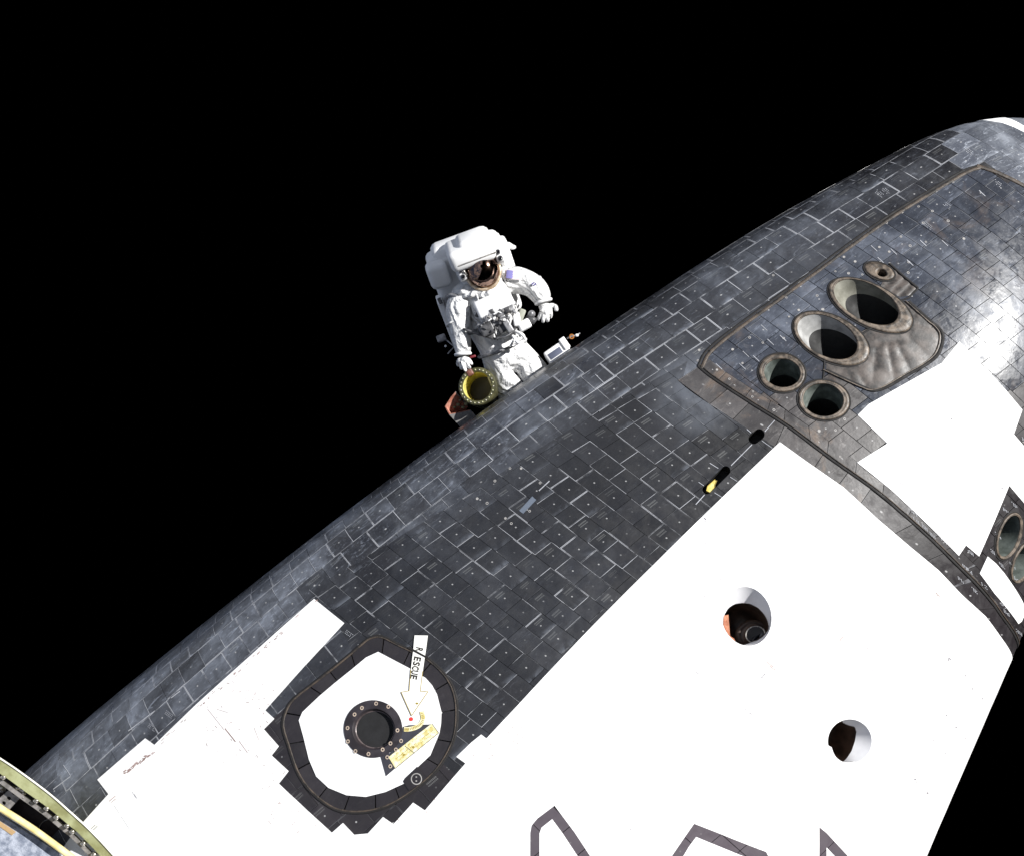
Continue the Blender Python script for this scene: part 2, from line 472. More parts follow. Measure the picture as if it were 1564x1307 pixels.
def ribbon(pts, width, h, thick, closed=False, prof=4):
    """a raised bead or strip along a chart line; pts in chart"""
    pts = np.asarray(pts, float); n = len(pts)
    P, N = surf(pts, h)
    if closed: T = np.roll(P, -1, 0) - np.roll(P, 1, 0)
    else: T = np.gradient(P, axis=0)
    T /= np.linalg.norm(T, axis=1, keepdims=True) + 1e-12
    S = np.cross(N, T); S /= np.linalg.norm(S, axis=1, keepdims=True) + 1e-12
    sec = [(-0.5, -1.0), (-0.5, 0.3), (-0.25, 1.0), (0.25, 1.0), (0.5, 0.3), (0.5, -1.0)]
    g = Geo(); m = len(sec)
    rings = [P + S*(a*width) + N*(b*thick) for a, b in sec]
    nr = [N*bb + S*aa for aa, bb in ((-1, .2), (-.9, .5), (-.3, 1), (.3, 1), (.9, .5), (1, .2))]
    nr = [x / np.linalg.norm(x, axis=1, keepdims=True) for x in nr]
    v = np.concatenate(rings); nv = np.concatenate(nr); f = []
    for k in range(m-1):
        for i in range(n if closed else n-1):
            j = (i+1) % n
            f.append((k*n+i, k*n+j, (k+1)*n+j, (k+1)*n+i))
    # orientation check
    a = v[f[len(f)//2][0]]; b = v[f[len(f)//2][1]]; c = v[f[len(f)//2][2]]
    if np.dot(np.cross(b-a, c-a), nv[f[len(f)//2][0]]) < 0: f = [tuple(reversed(q)) for q in f]
    g.add(v, f, [[nv[i] for i in q] for q in f], None, (0.5, 0.5, 0.5))
    return g
# ------------------------------------------------------------------ the spacecraft: traced outlines on the hull
ship = empty('space_shuttle', (0, 0, 0), 'huge black tiled spacecraft nose with white panels, thruster ports and a round hatch window', 'spacecraft')
c_ = lambda x, g: ('c', x, g)
RINGP = px([(1066, 560), (1090, 579), (1144, 614), (1198, 648), (1245, 683), (1276, 706), (1335, 748), (1379, 785), (1418, 820), (1460, 861), (1490, 891), (1515, 920), (1532, 944)])
RX = RINGP[-1, 0]
RING = smooth_open(np.vstack([RINGP, [[RX - 0.004, RINGP[-1, 1] + 0.35], [RX - 0.01, RINGP[-1, 1] + 0.9], [RX - 0.01, 4.6]]]), 6)
CHS = smooth_open(px([(1066, 560), (1080, 535), (1120, 502), (1178, 460), (1240, 415), (1300, 370), (1360, 328), (1420, 291), (1470, 262), (1492, 254)]), 5)
CHS2 = px([(1492, 254), (1520, 263), (1563, 284), (1610, 312)])
_t = np.gradient(RING, axis=0); _t /= np.linalg.norm(_t, axis=1, keepdims=True)
_nr = np.stack([_t[:, 1], -_t[:, 0]], -1)       # towards the nose
AFT = RING - _nr*0.155; FORE = RING + _nr*0.085
AFTP = np.vstack([RING, AFT[::-1]]); FOREP = np.vstack([RING, FORE[::-1]])
_q = px1(1524, 966); _i = int(np.argmin(((RING - _q)**2).sum(1))); _d = float(np.linalg.norm(RING[_i] - _q)); _w = RING - _nr*_d
WTAIL = _w[_w[:, 1] > _q[1] + 0.06]
W1 = np.vstack([px([(120, 1262), (128, 1254), (166, 1212), (149, 1190), (222, 1127), (236, 1137), (300, 1075), (380, 1003), (480, 914), (526, 951),
      (405, 1084), (419, 1097), (403, 1113), (426, 1139), (415, 1153), (441, 1177), (426, 1196), (507, 1271), (524, 1256), (541, 1274), (562, 1272),
      (585, 1247), (601, 1258), (631, 1225), (649, 1237), (711, 1165), (697, 1155), (720, 1133), (735, 1121), (743, 1127), (790, 1077),
      (905, 955), (1000, 860), (1100, 762), (1191, 675), (1231, 704), (1288.5, 744), (1341, 792.6), (1389.5, 834), (1433, 870), (1469, 908), (1505, 940.5), (1524, 966)]),
      WTAIL, [[-2.95, 4.6], [-2.95, 0.4]]])
WB = px([(1465, 522), (1503, 561), (1535, 595), (1561, 626), (1548, 663), (1600, 728), (1612, 780), (1600, 810), (1564, 768), (1541, 741), (1519, 794), (1495, 849),
         (1475, 832), (1464, 848), (1410, 794), (1360, 747), (1309, 706), (1355, 677), (1310, 634), (1326, 618), (1438, 555)])
WC = px([(1508, 849), (1521, 860), (1533, 874), (1551, 900), (1562, 919), (1566, 935), (1560, 948), (1555, 952), (1542, 934), (1518, 905), (1496, 875)])
SEAM = smooth_closed(px([(400+x/4.02, 950+y/4.02) for x, y in [(612, 130), (665, 92), (735, 84), (830, 130), (920, 172), (1010, 215), (1100, 290), (1160, 370),
      (1192, 460), (1200, 560), (1190, 680), (1150, 790), (1080, 900), (1000, 980), (880, 1070), (760, 1135), (620, 1168), (480, 1160), (380, 1110),
      (280, 1020), (210, 910), (160, 760), (125, 640), (140, 550), (190, 470), (330, 360), (480, 242), (550, 184)]]), 3)
DW = px([(400+x/4.02, 950+y/4.02) for x, y in [(715, 180), (915, 285), (1005, 340), (1045, 385), (1075, 440), (1103, 550), (1100, 620), (1090, 680), (1035, 815),
      (960, 885), (870, 970), (880, 985), (760, 1040), (640, 1070), (520, 1060), (410, 1015), (335, 945), (290, 840), (258, 710), (228, 600), (250, 550),
      (350, 455), (450, 370), (550, 290), (640, 215)]])
NOZ = [  # outer ellipse (cx, cy, a, b, angle), hole ellipse, bore slant towards the upper side, forward slant, bore depth
    ('thruster_nozzle', (1329.5, 467.5, 70, 31.5, 26.5), (1323, 462, 53.5, 27.5, 27.5), 1.15, 0.10, 0.46),
    ('thruster_nozzle', (1269.3, 518, 62.5, 34, 26), (1263.6, 515, 49, 29, 27), 1.10, 0.10, 0.46),
    ('thruster_nozzle', (1194, 570, 35.5, 29, 8), (1194.6, 570, 27.5, 21.5, 8), 0.30, 0.0, 0.42),
    ('thruster_nozzle', (1258, 611.5, 39.5, 30, 8), (1257, 611, 30.5, 24.5, 8), 0.30, 0.0, 0.42),
    ('vernier_nozzle', (1343, 415, 24, 12, 20), (1346.5, 418, 7.5, 5.5, 20), 0.3, 0.0, 0.12),
    ('thruster_nozzle', (1540.5, 818, 37, 17.8, -72), (1540.5, 818, 32.5, 14, -72), -0.25, -0.1, 0.42),
    ('thruster_nozzle', (1563, 857, 35, 16, -66), (1563, 857, 31, 12.5, -66), -0.25, -0.1, 0.42)]
NOUT = [px(ellipse_px(*n[1], n=44)) for n in NOZ]
def pill_px(x0, y0, x1, y1, r, n=10):
    a = math.atan2(y1-y0, x1-x0); out = []
    for cx, cy, s in ((x1, y1, -1), (x0, y0, 1)):
        for k in range(n+1):
            t = a + s*math.pi/2 + math.pi*k/n if s == -1 else a + math.pi/2 + math.pi*k/n
            out.append((cx + r*math.cos(t), cy + r*math.sin(t)))
    return out
PILL1 = px(pill_px(1151.5, 669.5, 1159.5, 663.2, 8.4)); PILL2 = px(pill_px(1080, 747, 1108.5, 718.5, 7.2))
STAR1 = px(ellipse_px(1140, 940.5, 38, 45.5, -14, 48)); STAR2 = px(ellipse_px(1297.5, 1131, 33.5, 33.5, 0, 48))
_t1 = ellipse_px(1140, 940.5, 38, 45.5, -14, 48)
PANEL = px([(1262, 566), (1292, 580), (1319, 592), (1334, 596.5), (1354, 591.5), (1386, 573), (1418, 554.5), (1434, 539), (1440, 514), (1432, 500), (1420.6, 491), (1387.4, 461), (1372, 462), (1330, 500), (1290, 520), (1262, 540)])
PANEL2 = px([(1360, 403), (1378, 419), (1401, 441), (1388, 452), (1374, 454), (1345, 438)])
WINF = [px([(810, 1312), (810, 1271), (812, 1260), (821, 1249), (847, 1229.5), (878, 1271), (905, 1312)]),
        px([(1046, 1277), (1060, 1257), (1096, 1271), (1170, 1300), (1176, 1312), (1150, 1312), (1080, 1284), (1063, 1277), (1052, 1292), (1040, 1312), (1022, 1312)]), px([(1251, 1262), (1262, 1271), (1300, 1312), (1280, 1312), (1262, 1293), (1262, 1312), (1251, 1312)])]
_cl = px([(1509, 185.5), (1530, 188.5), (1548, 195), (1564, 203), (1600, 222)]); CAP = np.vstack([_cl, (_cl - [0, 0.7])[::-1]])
WINP = [px([(824, 1312), (824, 1272), (827, 1263), (843.4, 1250), (859.6, 1272), (886, 1312)])]

# ---- inner body: closed loft under the tiles, with the ports cut out of its port side
def loft_back():
    xs = np.concatenate([np.linspace(-3.0, 5.8, 60), np.linspace(5.85, 6.06, 4)]); ph = np.linspace(-math.pi, math.pi, 97)[:-1]
    v, f = [], []
    for x in xs:
        P = station(np.full(len(ph), x), ph) - 0
        cen = np.array([x, 0, P[:, 2].mean()])
        P = cen + (P - cen) * 0.955
        v += [tuple(p) for p in P]
    n = len(ph)
    for i in range(len(xs)-1):
        for j in range(n):
            k = (j+1) % n
            # leave the visible port side to the fitted sheet
            pj = ph[j]
            if -1.25 < pj < 1.3 and xs[i] > -2.9: continue
            f.append((i*n+j, i*n+k, (i+1)*n+k, (i+1)*n+j))
    f.append(tuple(range((len(xs)-1)*n, len(xs)*n))); f.append(tuple(reversed(range(n))))
    me = bpy.data.meshes.new('inner_body'); me.from_pydata(v, [], f); me.materials.append(M['skin']); me.update()
    return link('inner_body', me, ship)
loft_back()
def scaled(poly, s, c=None):
    c = poly.mean(0) if c is None else c
    return c + (poly - c) * s
HOLES = [scaled(n, 0.9) for n in NOUT] + [PILL1, PILL2, STAR1, STAR2]
_full = np.array([[-2.95, -3.0], [6.06, -3.0], [6.06, 4.75], [-2.95, 4.75]])
sheet('under_skin', _full, HOLES, -0.022, 0, M['skin'], ship, step=0.1)

# ---- white insulation, standing 3 mm proud of the tiles
def white_mat(name, b=0.78, stain=0.0):
    t = NT(name); v = t.coord()
    c = t.mix(t.ramp(t.noise(v, 4, 6, 0.6), 0.35, 0.7), col(b, b, b*0.995), col(b*0.93, b*0.93, b*0.93))
    sp = t.ramp(t.noise(v, 38, 3, 0.5), 0.765, 0.80)
    c = t.mix(t.math('MULTIPLY', sp, 0.85), c, col(0.12, 0.11, 0.12))
    if stain:
        s = t.math('MULTIPLY', t.ramp(t.noise(t.mapping(v, (1, 1, 1)), 5.5, 7, 0.75, 1.5), 0.60, 0.72), t.ramp(t.noise(v, 40, 5, 0.7), 0.42, 0.6))
        c = t.mix(t.math('MULTIPLY', s, stain), c, col(0.33, 0.24, 0.22))
    t.set(Base_Color=c, Roughness=0.75)
    t.bump(t.noise(v, 60, 4, 0.6), 0.15, 0.004)
    return t.m
M['white'] = white_mat('white_insulation', 0.80)
M['white_low'] = white_mat('stained_white_insulation', 0.80, 0.6)
HPX = px([(400, 950)]) if False else None
sheet('white_panel', W1, [STAR1, STAR2] + WINF, 0.003, 0.02, M['white_low'], ship, step=0.12, label='broad blown-bright white side panel with two round openings')
sheet('white_panel', WB, [], 0.003, 0.02, M['white'], ship, step=0.1, label='angular white panel above the thruster ports')
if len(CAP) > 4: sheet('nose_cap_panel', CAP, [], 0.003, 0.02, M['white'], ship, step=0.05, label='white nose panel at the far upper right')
sheet('white_panel', WC, [], 0.003, 0.02, M['white'], ship, step=0.05, label='thin curved white strip near the right edge')

# ---- tiles
ALLT = []      # (area in the photograph, Geo, material key)
CONS = []
def tile(q, region, loops, holes, mat, gap=0.0026, jit=0.0006, tilt=0.004, depth=0.018, rr=None, sub=2, h0=0.0, flat_uv=False):
    q = np.asarray(q, float); cen = q.mean(0)
    pc = project(surf(cen)[0])[0]
    if not (-260 < pc[0] < 2150 and -160 < pc[1] < 1480): return
    size = np.linalg.norm(q[1]-q[0]), np.linalg.norm(q[3]-q[0])
    s = np.array([1 - gap/max(size[0], 1e-3), 1 - gap/max(size[1], 1e-3)])
    def bl(u, v):
        u = 0.5 + (u-0.5)*s[0]; v = 0.5 + (v-0.5)*s[1]
        return q[0]*(1-u)*(1-v) + q[1]*u*(1-v) + q[2]*u*v + q[3]*(1-u)*v
    lo = q.min(0)-1e-3; hi = q.max(0)+1e-3
    segs = []
    for lp in loops:
        A = lp; B = np.roll(lp, -1, 0)
        mn = np.minimum(A, B); mx = np.maximum(A, B)
        ok = (mn[:, 0] < hi[0]) & (mx[:, 0] > lo[0]) & (mn[:, 1] < hi[1]) & (mx[:, 1] > lo[1])
        for i in np.nonzero(ok)[0]: segs.append((A[i], B[i]))
    t = np.linspace(0, 1, sub+1)
    grid = [bl(u, v) for v in t for u in t]
    r = rr or (random.random(), random.random(), random.random())
    h = h0 + random.uniform(-jit, jit); tl = (random.gauss(0, tilt), random.gauss(0, tilt))
    if not segs:
        if not inside(region, cen)[0] or any(inside(p, cen)[0] for p in holes): return
        n = sub+1
        F = [(j*n+i, j*n+i+1, (j+1)*n+i+1, (j+1)*n+i) for j in range(sub) for i in range(sub)]
        uv = [(u, v) for v in t for u in t]
        g = tri_geo(np.array(grid), F, h, depth, uv, r, tl)
        A = project(g.v[:n*n])
        area = size[0]*size[1]
    else:
        rim = [bl(u, 0) for u in t[:-1]] + [bl(1, v) for v in t[:-1]] + [bl(u, 1) for u in t[:0:-1]] + [bl(0, v) for v in t[:0:-1]]
        rim = np.array(rim)
        pts = list(rim); m = len(rim); E = [(i, (i+1) % m) for i in range(m)]
        for a, b in segs:
            k = len(pts); pts += [a, b]; E.append((k, k+1))
        try: vs, es, fs, *_ = geometry.delaunay_2d_cdt([Vector(p) for p in pts], E, [], 0, 1e-5)
        except Exception: return
        if not fs: return
        V = np.array([(p.x, p.y) for p in vs]); F = np.array([tuple(f) for f in fs]); ce = V[F].mean(1)
        ok = inside(rim, ce) & inside(region, ce)
        for p in holes: ok &= ~inside(p, ce)
        a = V[F]; ar = 0.5*np.abs((a[:, 1, 0]-a[:, 0, 0])*(a[:, 2, 1]-a[:, 0, 1]) - (a[:, 2, 0]-a[:, 0, 0])*(a[:, 1, 1]-a[:, 0, 1]))
        ok &= ar > 1e-6
        if ar[ok].sum() < 2.5e-4: return
        area = ar[ok].sum()
        F = F[ok]; us = np.unique(F); mp = -np.ones(len(V), int); mp[us] = np.arange(len(us)); V = V[us]; F = [tuple(mp[f]) for f in F]
        e1 = q[1]-q[0]; e2 = q[3]-q[0]; det = e1[0]*e2[1]-e1[1]*e2[0]
        d = V - q[0]; uu = (d[:, 0]*e2[1]-d[:, 1]*e2[0])/det; vv = (e1[0]*d[:, 1]-e1[1]*d[:, 0])/det
        g = tri_geo(V, F, h, depth, None if flat_uv else list(zip(uu, vv)), r, tl)
    P, N = surf(cen); V = EYE - P[0]; dist = np.linalg.norm(V)
    face = max(0.0, float(N[0] @ V) / dist)
    inframe = 1.0 if (0 <= pc[0] <= 1564 and 0 <= pc[1] <= 1307) else 0.05
    if face <= 0.02 and area > 0: inframe = 0.001
    m = mat(cen, pc) if callable(mat) else mat
    ALLT.append((area * face / dist**2 * inframe, g, m))

BIGHOLES = [W1, WB, WC, SEAM] + NOUT + [PILL1, PILL2]
# hatch surround ring: segments between the white disc and the seam
hc = DW.mean(0)
angs = np.cumsum([0, 20, 24, 20, 17, 22, 18, 21, 19, 24, 18, 20, 22, 18, 20, 23, 19, 17]) + 8
angs = angs * 360.0 / (angs[-1] - angs[0] + 18)
for i in range(len(angs)):
    a0 = math.radians(angs[i]); a1 = math.radians(angs[(i+1) % len(angs)] + (360 if i == len(angs)-1 else 0))
    q = [hc + r*np.array([math.cos(a), math.sin(a)]) for r, a in ((0.25, a0), (0.9, a0), (0.9, a1), (0.25, a1))]
    tile(q, SEAM, [SEAM, DW], [DW], 'plain_tile', gap=0.004, sub=3, flat_uv=True, tilt=0.012)
# aft and fore strips along the module's ring seam
def strip(pa, pb, lens, region, loops, holes, mat, **k):
    pa, pb = dens(pa, 0.02, False), dens(pb, 0.02, False)
    s = np.concatenate([[0], np.cumsum(np.linalg.norm(np.diff(pa, axis=0), axis=1))]); sb = np.linspace(0, 1, len(pb))
    t = 0
    while t < s[-1] - 0.02:
        l = lens(); t2 = min(t+l, s[-1])
        f = lambda P, par, x: np.array([np.interp(x, par, P[:, 0]), np.interp(x, par, P[:, 1])])
        a0, a1 = f(pa, s, t), f(pa, s, t2); b0, b1 = f(pb, sb, t/s[-1]), f(pb, sb, t2/s[-1])
        tile([a0, a1, b1, b0], region, loops, holes, mat, **k); t = t2
ringmat = lambda c, p: 'scorched' if p[0] < 1330 else 'plain_tile'
strip(AFT, RING, lambda: random.choice([0.17, 0.22, 0.26, 0.3]), AFTP, [W1, PILL1], [W1, PILL1], ringmat, gap=0.004)
strip(RING, FORE, lambda: random.choice([0.12, 0.16, 0.2]), FOREP, [WB, WC] + NOUT, [WB, WC] + NOUT, lambda c, p: 'scorched' if p[0] < 1340 else 'plain_tile', gap=0.004)

# mid side: columns running round the body
Z2 = np.vstack([px([(462, 905), (500, 885), (600, 825), (700, 765), (850, 668), (1000, 580), (1050, 552)]), AFT[2:24], px([(1000, 900), (800, 1100), (700, 1185), (600, 1100), (520, 960)])])
A_, B_, C_, D_ = px([(400, 965), (1045, 548), (1225, 692), (690, 1200)])
def zone_columns(A, B, C, D, ncol, rlen, region, loops, holes, mat, kmin=-3, kmax=3, tmin=-0.3, tmax=1.4, **k):
    for i in range(kmin, ncol+kmax):
        s0, s1 = i/ncol, (i+1)/ncol
        T0, T1 = A+(B-A)*s0, A+(B-A)*s1; Q0, Q1 = D+(C-D)*s0, D+(C-D)*s1
        L = np.linalg.norm((Q0+Q1)/2 - (T0+T1)/2)
        t = tmin + random.random()*0.15
        while t < tmax:
            l = random.choice(rlen)/L
            tile([T0+(Q0-T0)*t, T1+(Q1-T1)*t, T1+(Q1-T1)*(t+l), T0+(Q0-T0)*(t+l)], region, loops, holes, mat, **k)
            t += l
def matz2(c, p):
    x = random.random()
    return 'new_tile' if x < 0.02 else 'tile'
zone_columns(A_, B_, C_, D_, 23, [0.148, 0.148, 0.148, 0.155, 0.14, 0.11], Z2, [Z2] + BIGHOLES + [AFTP], [W1, SEAM, PILL1, PILL2, AFTP], matz2, tilt=0.005, kmin=-2, tmax=2.6)

# forward module
Z4 = np.vstack([CHS, CHS2[1:], px([(1600, 500), (1640, 700), (1640, 830)]), [[4.6, 3.4], [3.2, 3.4]], FORE[::-1][(FORE[::-1][:, 1] < 3.3)]])
Z4 = np.vstack([CHS, CHS2[1:], [[6.04, 1.2], [6.04, 4.6]], FORE[::-1]])
A4, B4, D4, C4 = px([(1066, 560), (1494, 250), (1300, 748), (1560, 322)])
C4 = B4 + (D4 - A4) * 1.0
def mat4(c, p):
    x, y = p
    if inside(SCO, np.array([[x, y]]))[0]: return 'scorched'
    if x > 1470 and y > 700 or (x > 1540 and y > 600): return 'plain_tile'
    return 'plain_tile' if random.random() < 0.02 else 'module_tile'
SCO = np.array([(1140, 600), (1200, 605), (1290, 560), (1320, 640), (1360, 690), (1300, 720), (1180, 650)], float)
zone_columns(A4, B4, C4, D4, 18, [0.148, 0.148, 0.15, 0.12], Z4, [Z4, WB, WC, PANEL, PANEL2] + NOUT, [WB, WC, PANEL, PANEL2] + NOUT, mat4, kmin=-1, kmax=18, tmin=-0.5, tmax=5.5, gap=0.0042, tilt=0.004)

# everything else black: rows along the body
REST = np.array([[-2.95, -1.75], [6.04, -1.75], [6.04, 2.2], [-2.95, 2.2]])
g = -1.75
def matr(c, p):
    x, y = p
    if c[1] > 0.45 and x < 760: return 'plain_tile'
    r = random.random()
    if x > 1462 and y < 330 and x + (330-y)*0.5 > 1520 + random.uniform(-30, 30): return 'nose_glare_tile'
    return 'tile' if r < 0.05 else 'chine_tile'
while g < 2.1:
    hgt = 0.15 if g > -0.3 else 0.125
    x = -2.9 + random.random()*0.2
    while x < 6.05:
        l = random.choice([0.15, 0.15, 0.17, 0.21, 0.15]) if g < 0.1 else 0.16
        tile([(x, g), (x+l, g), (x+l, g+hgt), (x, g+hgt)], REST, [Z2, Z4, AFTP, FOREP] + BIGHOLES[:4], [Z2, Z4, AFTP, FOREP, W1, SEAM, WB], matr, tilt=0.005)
        x += l
    g += hgt
# window frames' black tiles
for wf in WINF:
    lo, hi = wf.min(0), wf.max(0); y = lo[1]
    while y < hi[1]:
        x = lo[0]
        while x < hi[0]:
            tile([(x, y), (x+.15, y), (x+.15, y+.15), (x, y+.15)], wf, [wf] + WINP, WINP, 'frame_tile', gap=0.004, h0=0.003, rr=(0.1, 0.1, 0.4))
            x += .15
        y += .15
ALLT.sort(key=lambda a: -a[0])
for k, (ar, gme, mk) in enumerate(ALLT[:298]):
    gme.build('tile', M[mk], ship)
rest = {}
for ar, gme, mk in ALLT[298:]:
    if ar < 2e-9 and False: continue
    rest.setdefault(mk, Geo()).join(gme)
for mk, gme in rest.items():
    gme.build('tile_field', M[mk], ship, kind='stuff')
print('TILES', len(ALLT), 'missed', len(MISS), MISS[:8])
# ------------------------------------------------------------------ fittings on the hull
def bead(name, pts, width, h, thick, mat, closed=False, parent=ship, **k):
    return ribbon(pts, width, h, thick, closed).build(name, mat, parent, **k)
M['rim'] = simple('heat_tinted_ceramic', (0.045, 0.035, 0.026), 0.5, vary=0.4, scale=22, bump=0.15, c2=(0.16, 0.125, 0.095))
M['bell'] = simple('pale_coated_metal', (0.155, 0.152, 0.125), 0.6, vary=0.12, scale=10, c2=(0.215, 0.212, 0.18), spec=0.12)
M['bell_bright'] = simple('bright_coated_metal', (0.26, 0.26, 0.255), 0.55, vary=0.15, scale=10, c2=(0.36, 0.36, 0.355), spec=0.12)
M['bell_green'] = simple('grey_green_coated_metal', (0.085, 0.10, 0.09), 0.6, vary=0.25, scale=12, c2=(0.14, 0.16, 0.148), spec=0.12)
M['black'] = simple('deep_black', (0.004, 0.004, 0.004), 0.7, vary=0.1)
M['flute'] = simple('fluted_scorched_metal', (0.026, 0.023, 0.022), 0.45, vary=0.35, scale=14, bump=0.06, c2=(0.085, 0.07, 0.062))
M['filler'] = simple('white_gap_filler', (0.34, 0.35, 0.38), 0.7)
M['ring_dot'] = simple('pale_plug', (0.30, 0.29, 0.28), 0.7)
M['red'] = simple('red_paint', (0.62, 0.035, 0.03), 0.6)
M['yellow'] = simple('yellow_placard_paint', (0.66, 0.56, 0.20), 0.6, c2=(0.80, 0.78, 0.58), scale=34)
M['ink'] = simple('black_ink', (0.02, 0.017, 0.012), 0.6)
M['amber_ink'] = simple('worn_ochre_ink', (0.30, 0.22, 0.03), 0.6)
M['arrow'] = simple('white_paint', (0.80, 0.80, 0.76), 0.6, vary=0.03)

bead('ring_seam', dens(RING, 0.04, False), 0.016, 0.001, 0.004, M['gap'])
bead('ring_seam', dens(RING + np.array([0.016, 0]), 0.04, False), 0.008, 0.001, 0.005, M['seam'])
bead('module_seam', dens(CHS, 0.04, False), 0.016, 0.002, 0.005, M['gap'])
bead('module_seam', dens(CHS + np.array([0.006, 0.024]), 0.04, False), 0.024, 0.001, 0.005, M['seam'])
bead('module_seam', dens(CHS2, 0.04, False), 0.034, 0.002, 0.005, M['seam'])

def loft3(rings, closed_end=False, flip=False):
    n = len(rings[0]); v = [tuple(p) for r in rings for p in r]; f = []
    for k in range(len(rings)-1):
        for i in range(n):
            j = (i+1) % n; q = (k*n+i, k*n+j, (k+1)*n+j, (k+1)*n+i)
            f.append(tuple(reversed(q)) if flip else q)
    if closed_end: f.append(tuple(range((len(rings)-1)*n, len(rings)*n)))
    return v, f
def mesh(name, v, f, mat, parent=None, smooth=True, kind=None, label=None, auto=None):
    me = bpy.data.meshes.new(name); me.from_pydata([tuple(p) for p in v], [], f); me.materials.append(mat)
    if smooth: me.polygons.foreach_set('use_smooth', [True]*len(f))
    bm = bmesh.new(); bm.from_mesh(me); bmesh.ops.recalc_face_normals(bm, faces=bm.faces); bm.to_mesh(me); bm.free()
    if auto: me.set_sharp_from_angle(angle=math.radians(auto))
    me.update()
    return link(name, me, parent, kind, label)

for k, (nm, O, Hh, slant, fwd, depth) in enumerate(NOZ):
    n = 56
    oc = px(ellipse_px(*O, n=n)); hc_ = px(ellipse_px(*Hh, n=n))
    if len(oc) < n or len(hc_) < n: print('nozzle miss', k, len(oc), len(hc_)); continue
    mixr = lambda t: oc*(1-t) + hc_*t
    R3 = [surf(oc, -0.02)[0], surf(oc, 0.004)[0], surf(mixr(.12), 0.010)[0], surf(mixr(.5), 0.011)[0], surf(mixr(.72), 0.006)[0], surf(mixr(.80), 0.008)[0], surf(mixr(.93), 0.006)[0], surf(hc_, 0.0)[0]]
    v, f = loft3(R3)
    rim = mesh(nm, v, f, M['rim'], ship)
    cen = hc_.mean(0); Pc, Nc = surf(cen); Pc, Nc = Pc[0], Nc[0]
    T = surf(cen + [0, .01])[0][0] - Pc; T /= np.linalg.norm(T); X = surf(cen + [.01, 0])[0][0] - Pc; X /= np.linalg.norm(X)
    d = -Nc + slant*T + fwd*X; d /= np.linalg.norm(d)
    L = R3[-1]; LC = L.mean(0); rings = []
    big = k < 2
    big = k < 2
    for t in (0, .12, .24, .38, .6, .85, 1.0):
        s = 1 - (0.5 if big else 0.42)*t**1.25
        rings.append(LC + d*depth*t + (L - LC)*s)
    cut = 4 if not big else 3
    v, f = loft3(rings[cut-1:]); mesh('bore_shade', v, f, M['black'], rim)  # black deep part of the bore is painted shade inside the nozzle
    v, f = loft3(rings[:cut])
    mesh('nozzle_bell', v, f, M[('bell', 'bell_bright')[k == 1] if big else 'bell_green' if k in (2, 3, 5, 6) else 'rim'], rim)
    tr = [rings[-1], LC + d*(depth+.10) + (rings[-1]-rings[-1].mean(0))*0.7]
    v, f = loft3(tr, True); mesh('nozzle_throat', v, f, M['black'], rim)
    bead('nozzle_gap', px(ellipse_px(O[0], O[1], O[2]+1.2, O[3]+1.2, O[4], n=n)), 0.012, 0.001, 0.003, M['gap'], True, parent=rim)

# fluted scorched panels
def relief(name, outer, holes, step, hf, mat, parent, **k):
    lo = outer.min(0); hi = outer.max(0)
    X, Y = np.meshgrid(np.arange(lo[0]+step/2, hi[0], step), np.arange(lo[1]+step/2, hi[1], step))
    inn = np.stack([X.ravel(), Y.ravel()], -1); inn = inn[inside(outer, inn)]
    V, F = cdt([], [dens(outer, step)] + [dens(p, step) for p in holes], inn, [outer], holes)
    P0, N0 = surf(V); h = hf(project(P0)); P, _ = surf(V, h)
    F = [f if np.dot(np.cross(P[f[1]]-P[f[0]], P[f[2]]-P[f[0]]), N0[f[0]]) > 0 else tuple(reversed(f)) for f in F]
    me = bpy.data.meshes.new(name); me.from_pydata([tuple(p) for p in P], [], F); me.materials.append(mat)
    me.polygons.foreach_set('use_smooth', [True]*len(F)); me.update()
    return link(name, me, parent, **k)
def flutes(p):
    out = np.zeros(len(p))
    for cx, cy, r0, off in ((1345, 478, 48, 0.0), (1283, 528, 44, 1.0)):
        d = p - [cx, cy]; a = np.arctan2(d[:, 1], d[:, 0]); r = np.hypot(d[:, 0], d[:, 1])
        fade = np.clip((r - r0)/10, 0, 1) * np.clip((118 - r)/30, 0, 1) * np.clip((a+0.4)/0.3, 0, 1) * np.clip((2.3-a)/.3, 0, 1)
        out += fade * 0.0045 * (np.abs(np.sin(a*9 + off + 0.6*np.sin(a*5)))**0.7 - 0.4) * (1 if off else 1.1)
    return out + 0.001
NEAR = lambda nz: nz
relief('fluted_panel', PANEL, NOUT[:2], 0.014, flutes, M['flute'], ship, label='scorched fluted panel beside the two large thrusters')
relief('fluted_panel', PANEL2, [NOUT[0], NOUT[4]], 0.014, lambda p: 0.002*np.sin((p[:, 0]+p[:, 1])*0.35), M['flute'], ship, label='small scorched panel below the tiny thruster')
PS = px([(1262, 566), (1292, 580), (1319, 592), (1334, 596.5), (1354, 591.5), (1386, 573), (1418, 554.5), (1434, 539), (1440, 514), (1432, 500), (1420.6, 491), (1387.4, 461)])
bead('panel_seam', dens(smooth_open(PS, 5), 0.03, False), 0.022, 0.002, 0.006, M['gap'])
bead('panel_seam', dens(smooth_open(PS, 5) + np.array([-0.012, -0.014]), 0.03, False), 0.008, 0.002, 0.009, M['rim'])
bead('panel_seam', dens(px([(1259, 545), (1259, 558), (1257, 580)]), 0.03, False), 0.012, 0.002, 0.004, M['gap'])
bead('panel_seam', dens(px([(1358, 403), (1378, 421), (1402, 441)]), 0.03, False), 0.016, 0.002, 0.006, M['gap'])
bead('panel_seam', dens(px([(1402, 441), (1388, 455), (1374, 461)]), 0.03, False), 0.012, 0.002, 0.004, M['gap'])
bead('panel_seam', dens(px([(1315, 512), (1325, 505), (1333, 500)]), 0.03, False), 0.014, 0.002, 0.004, M['gap'])

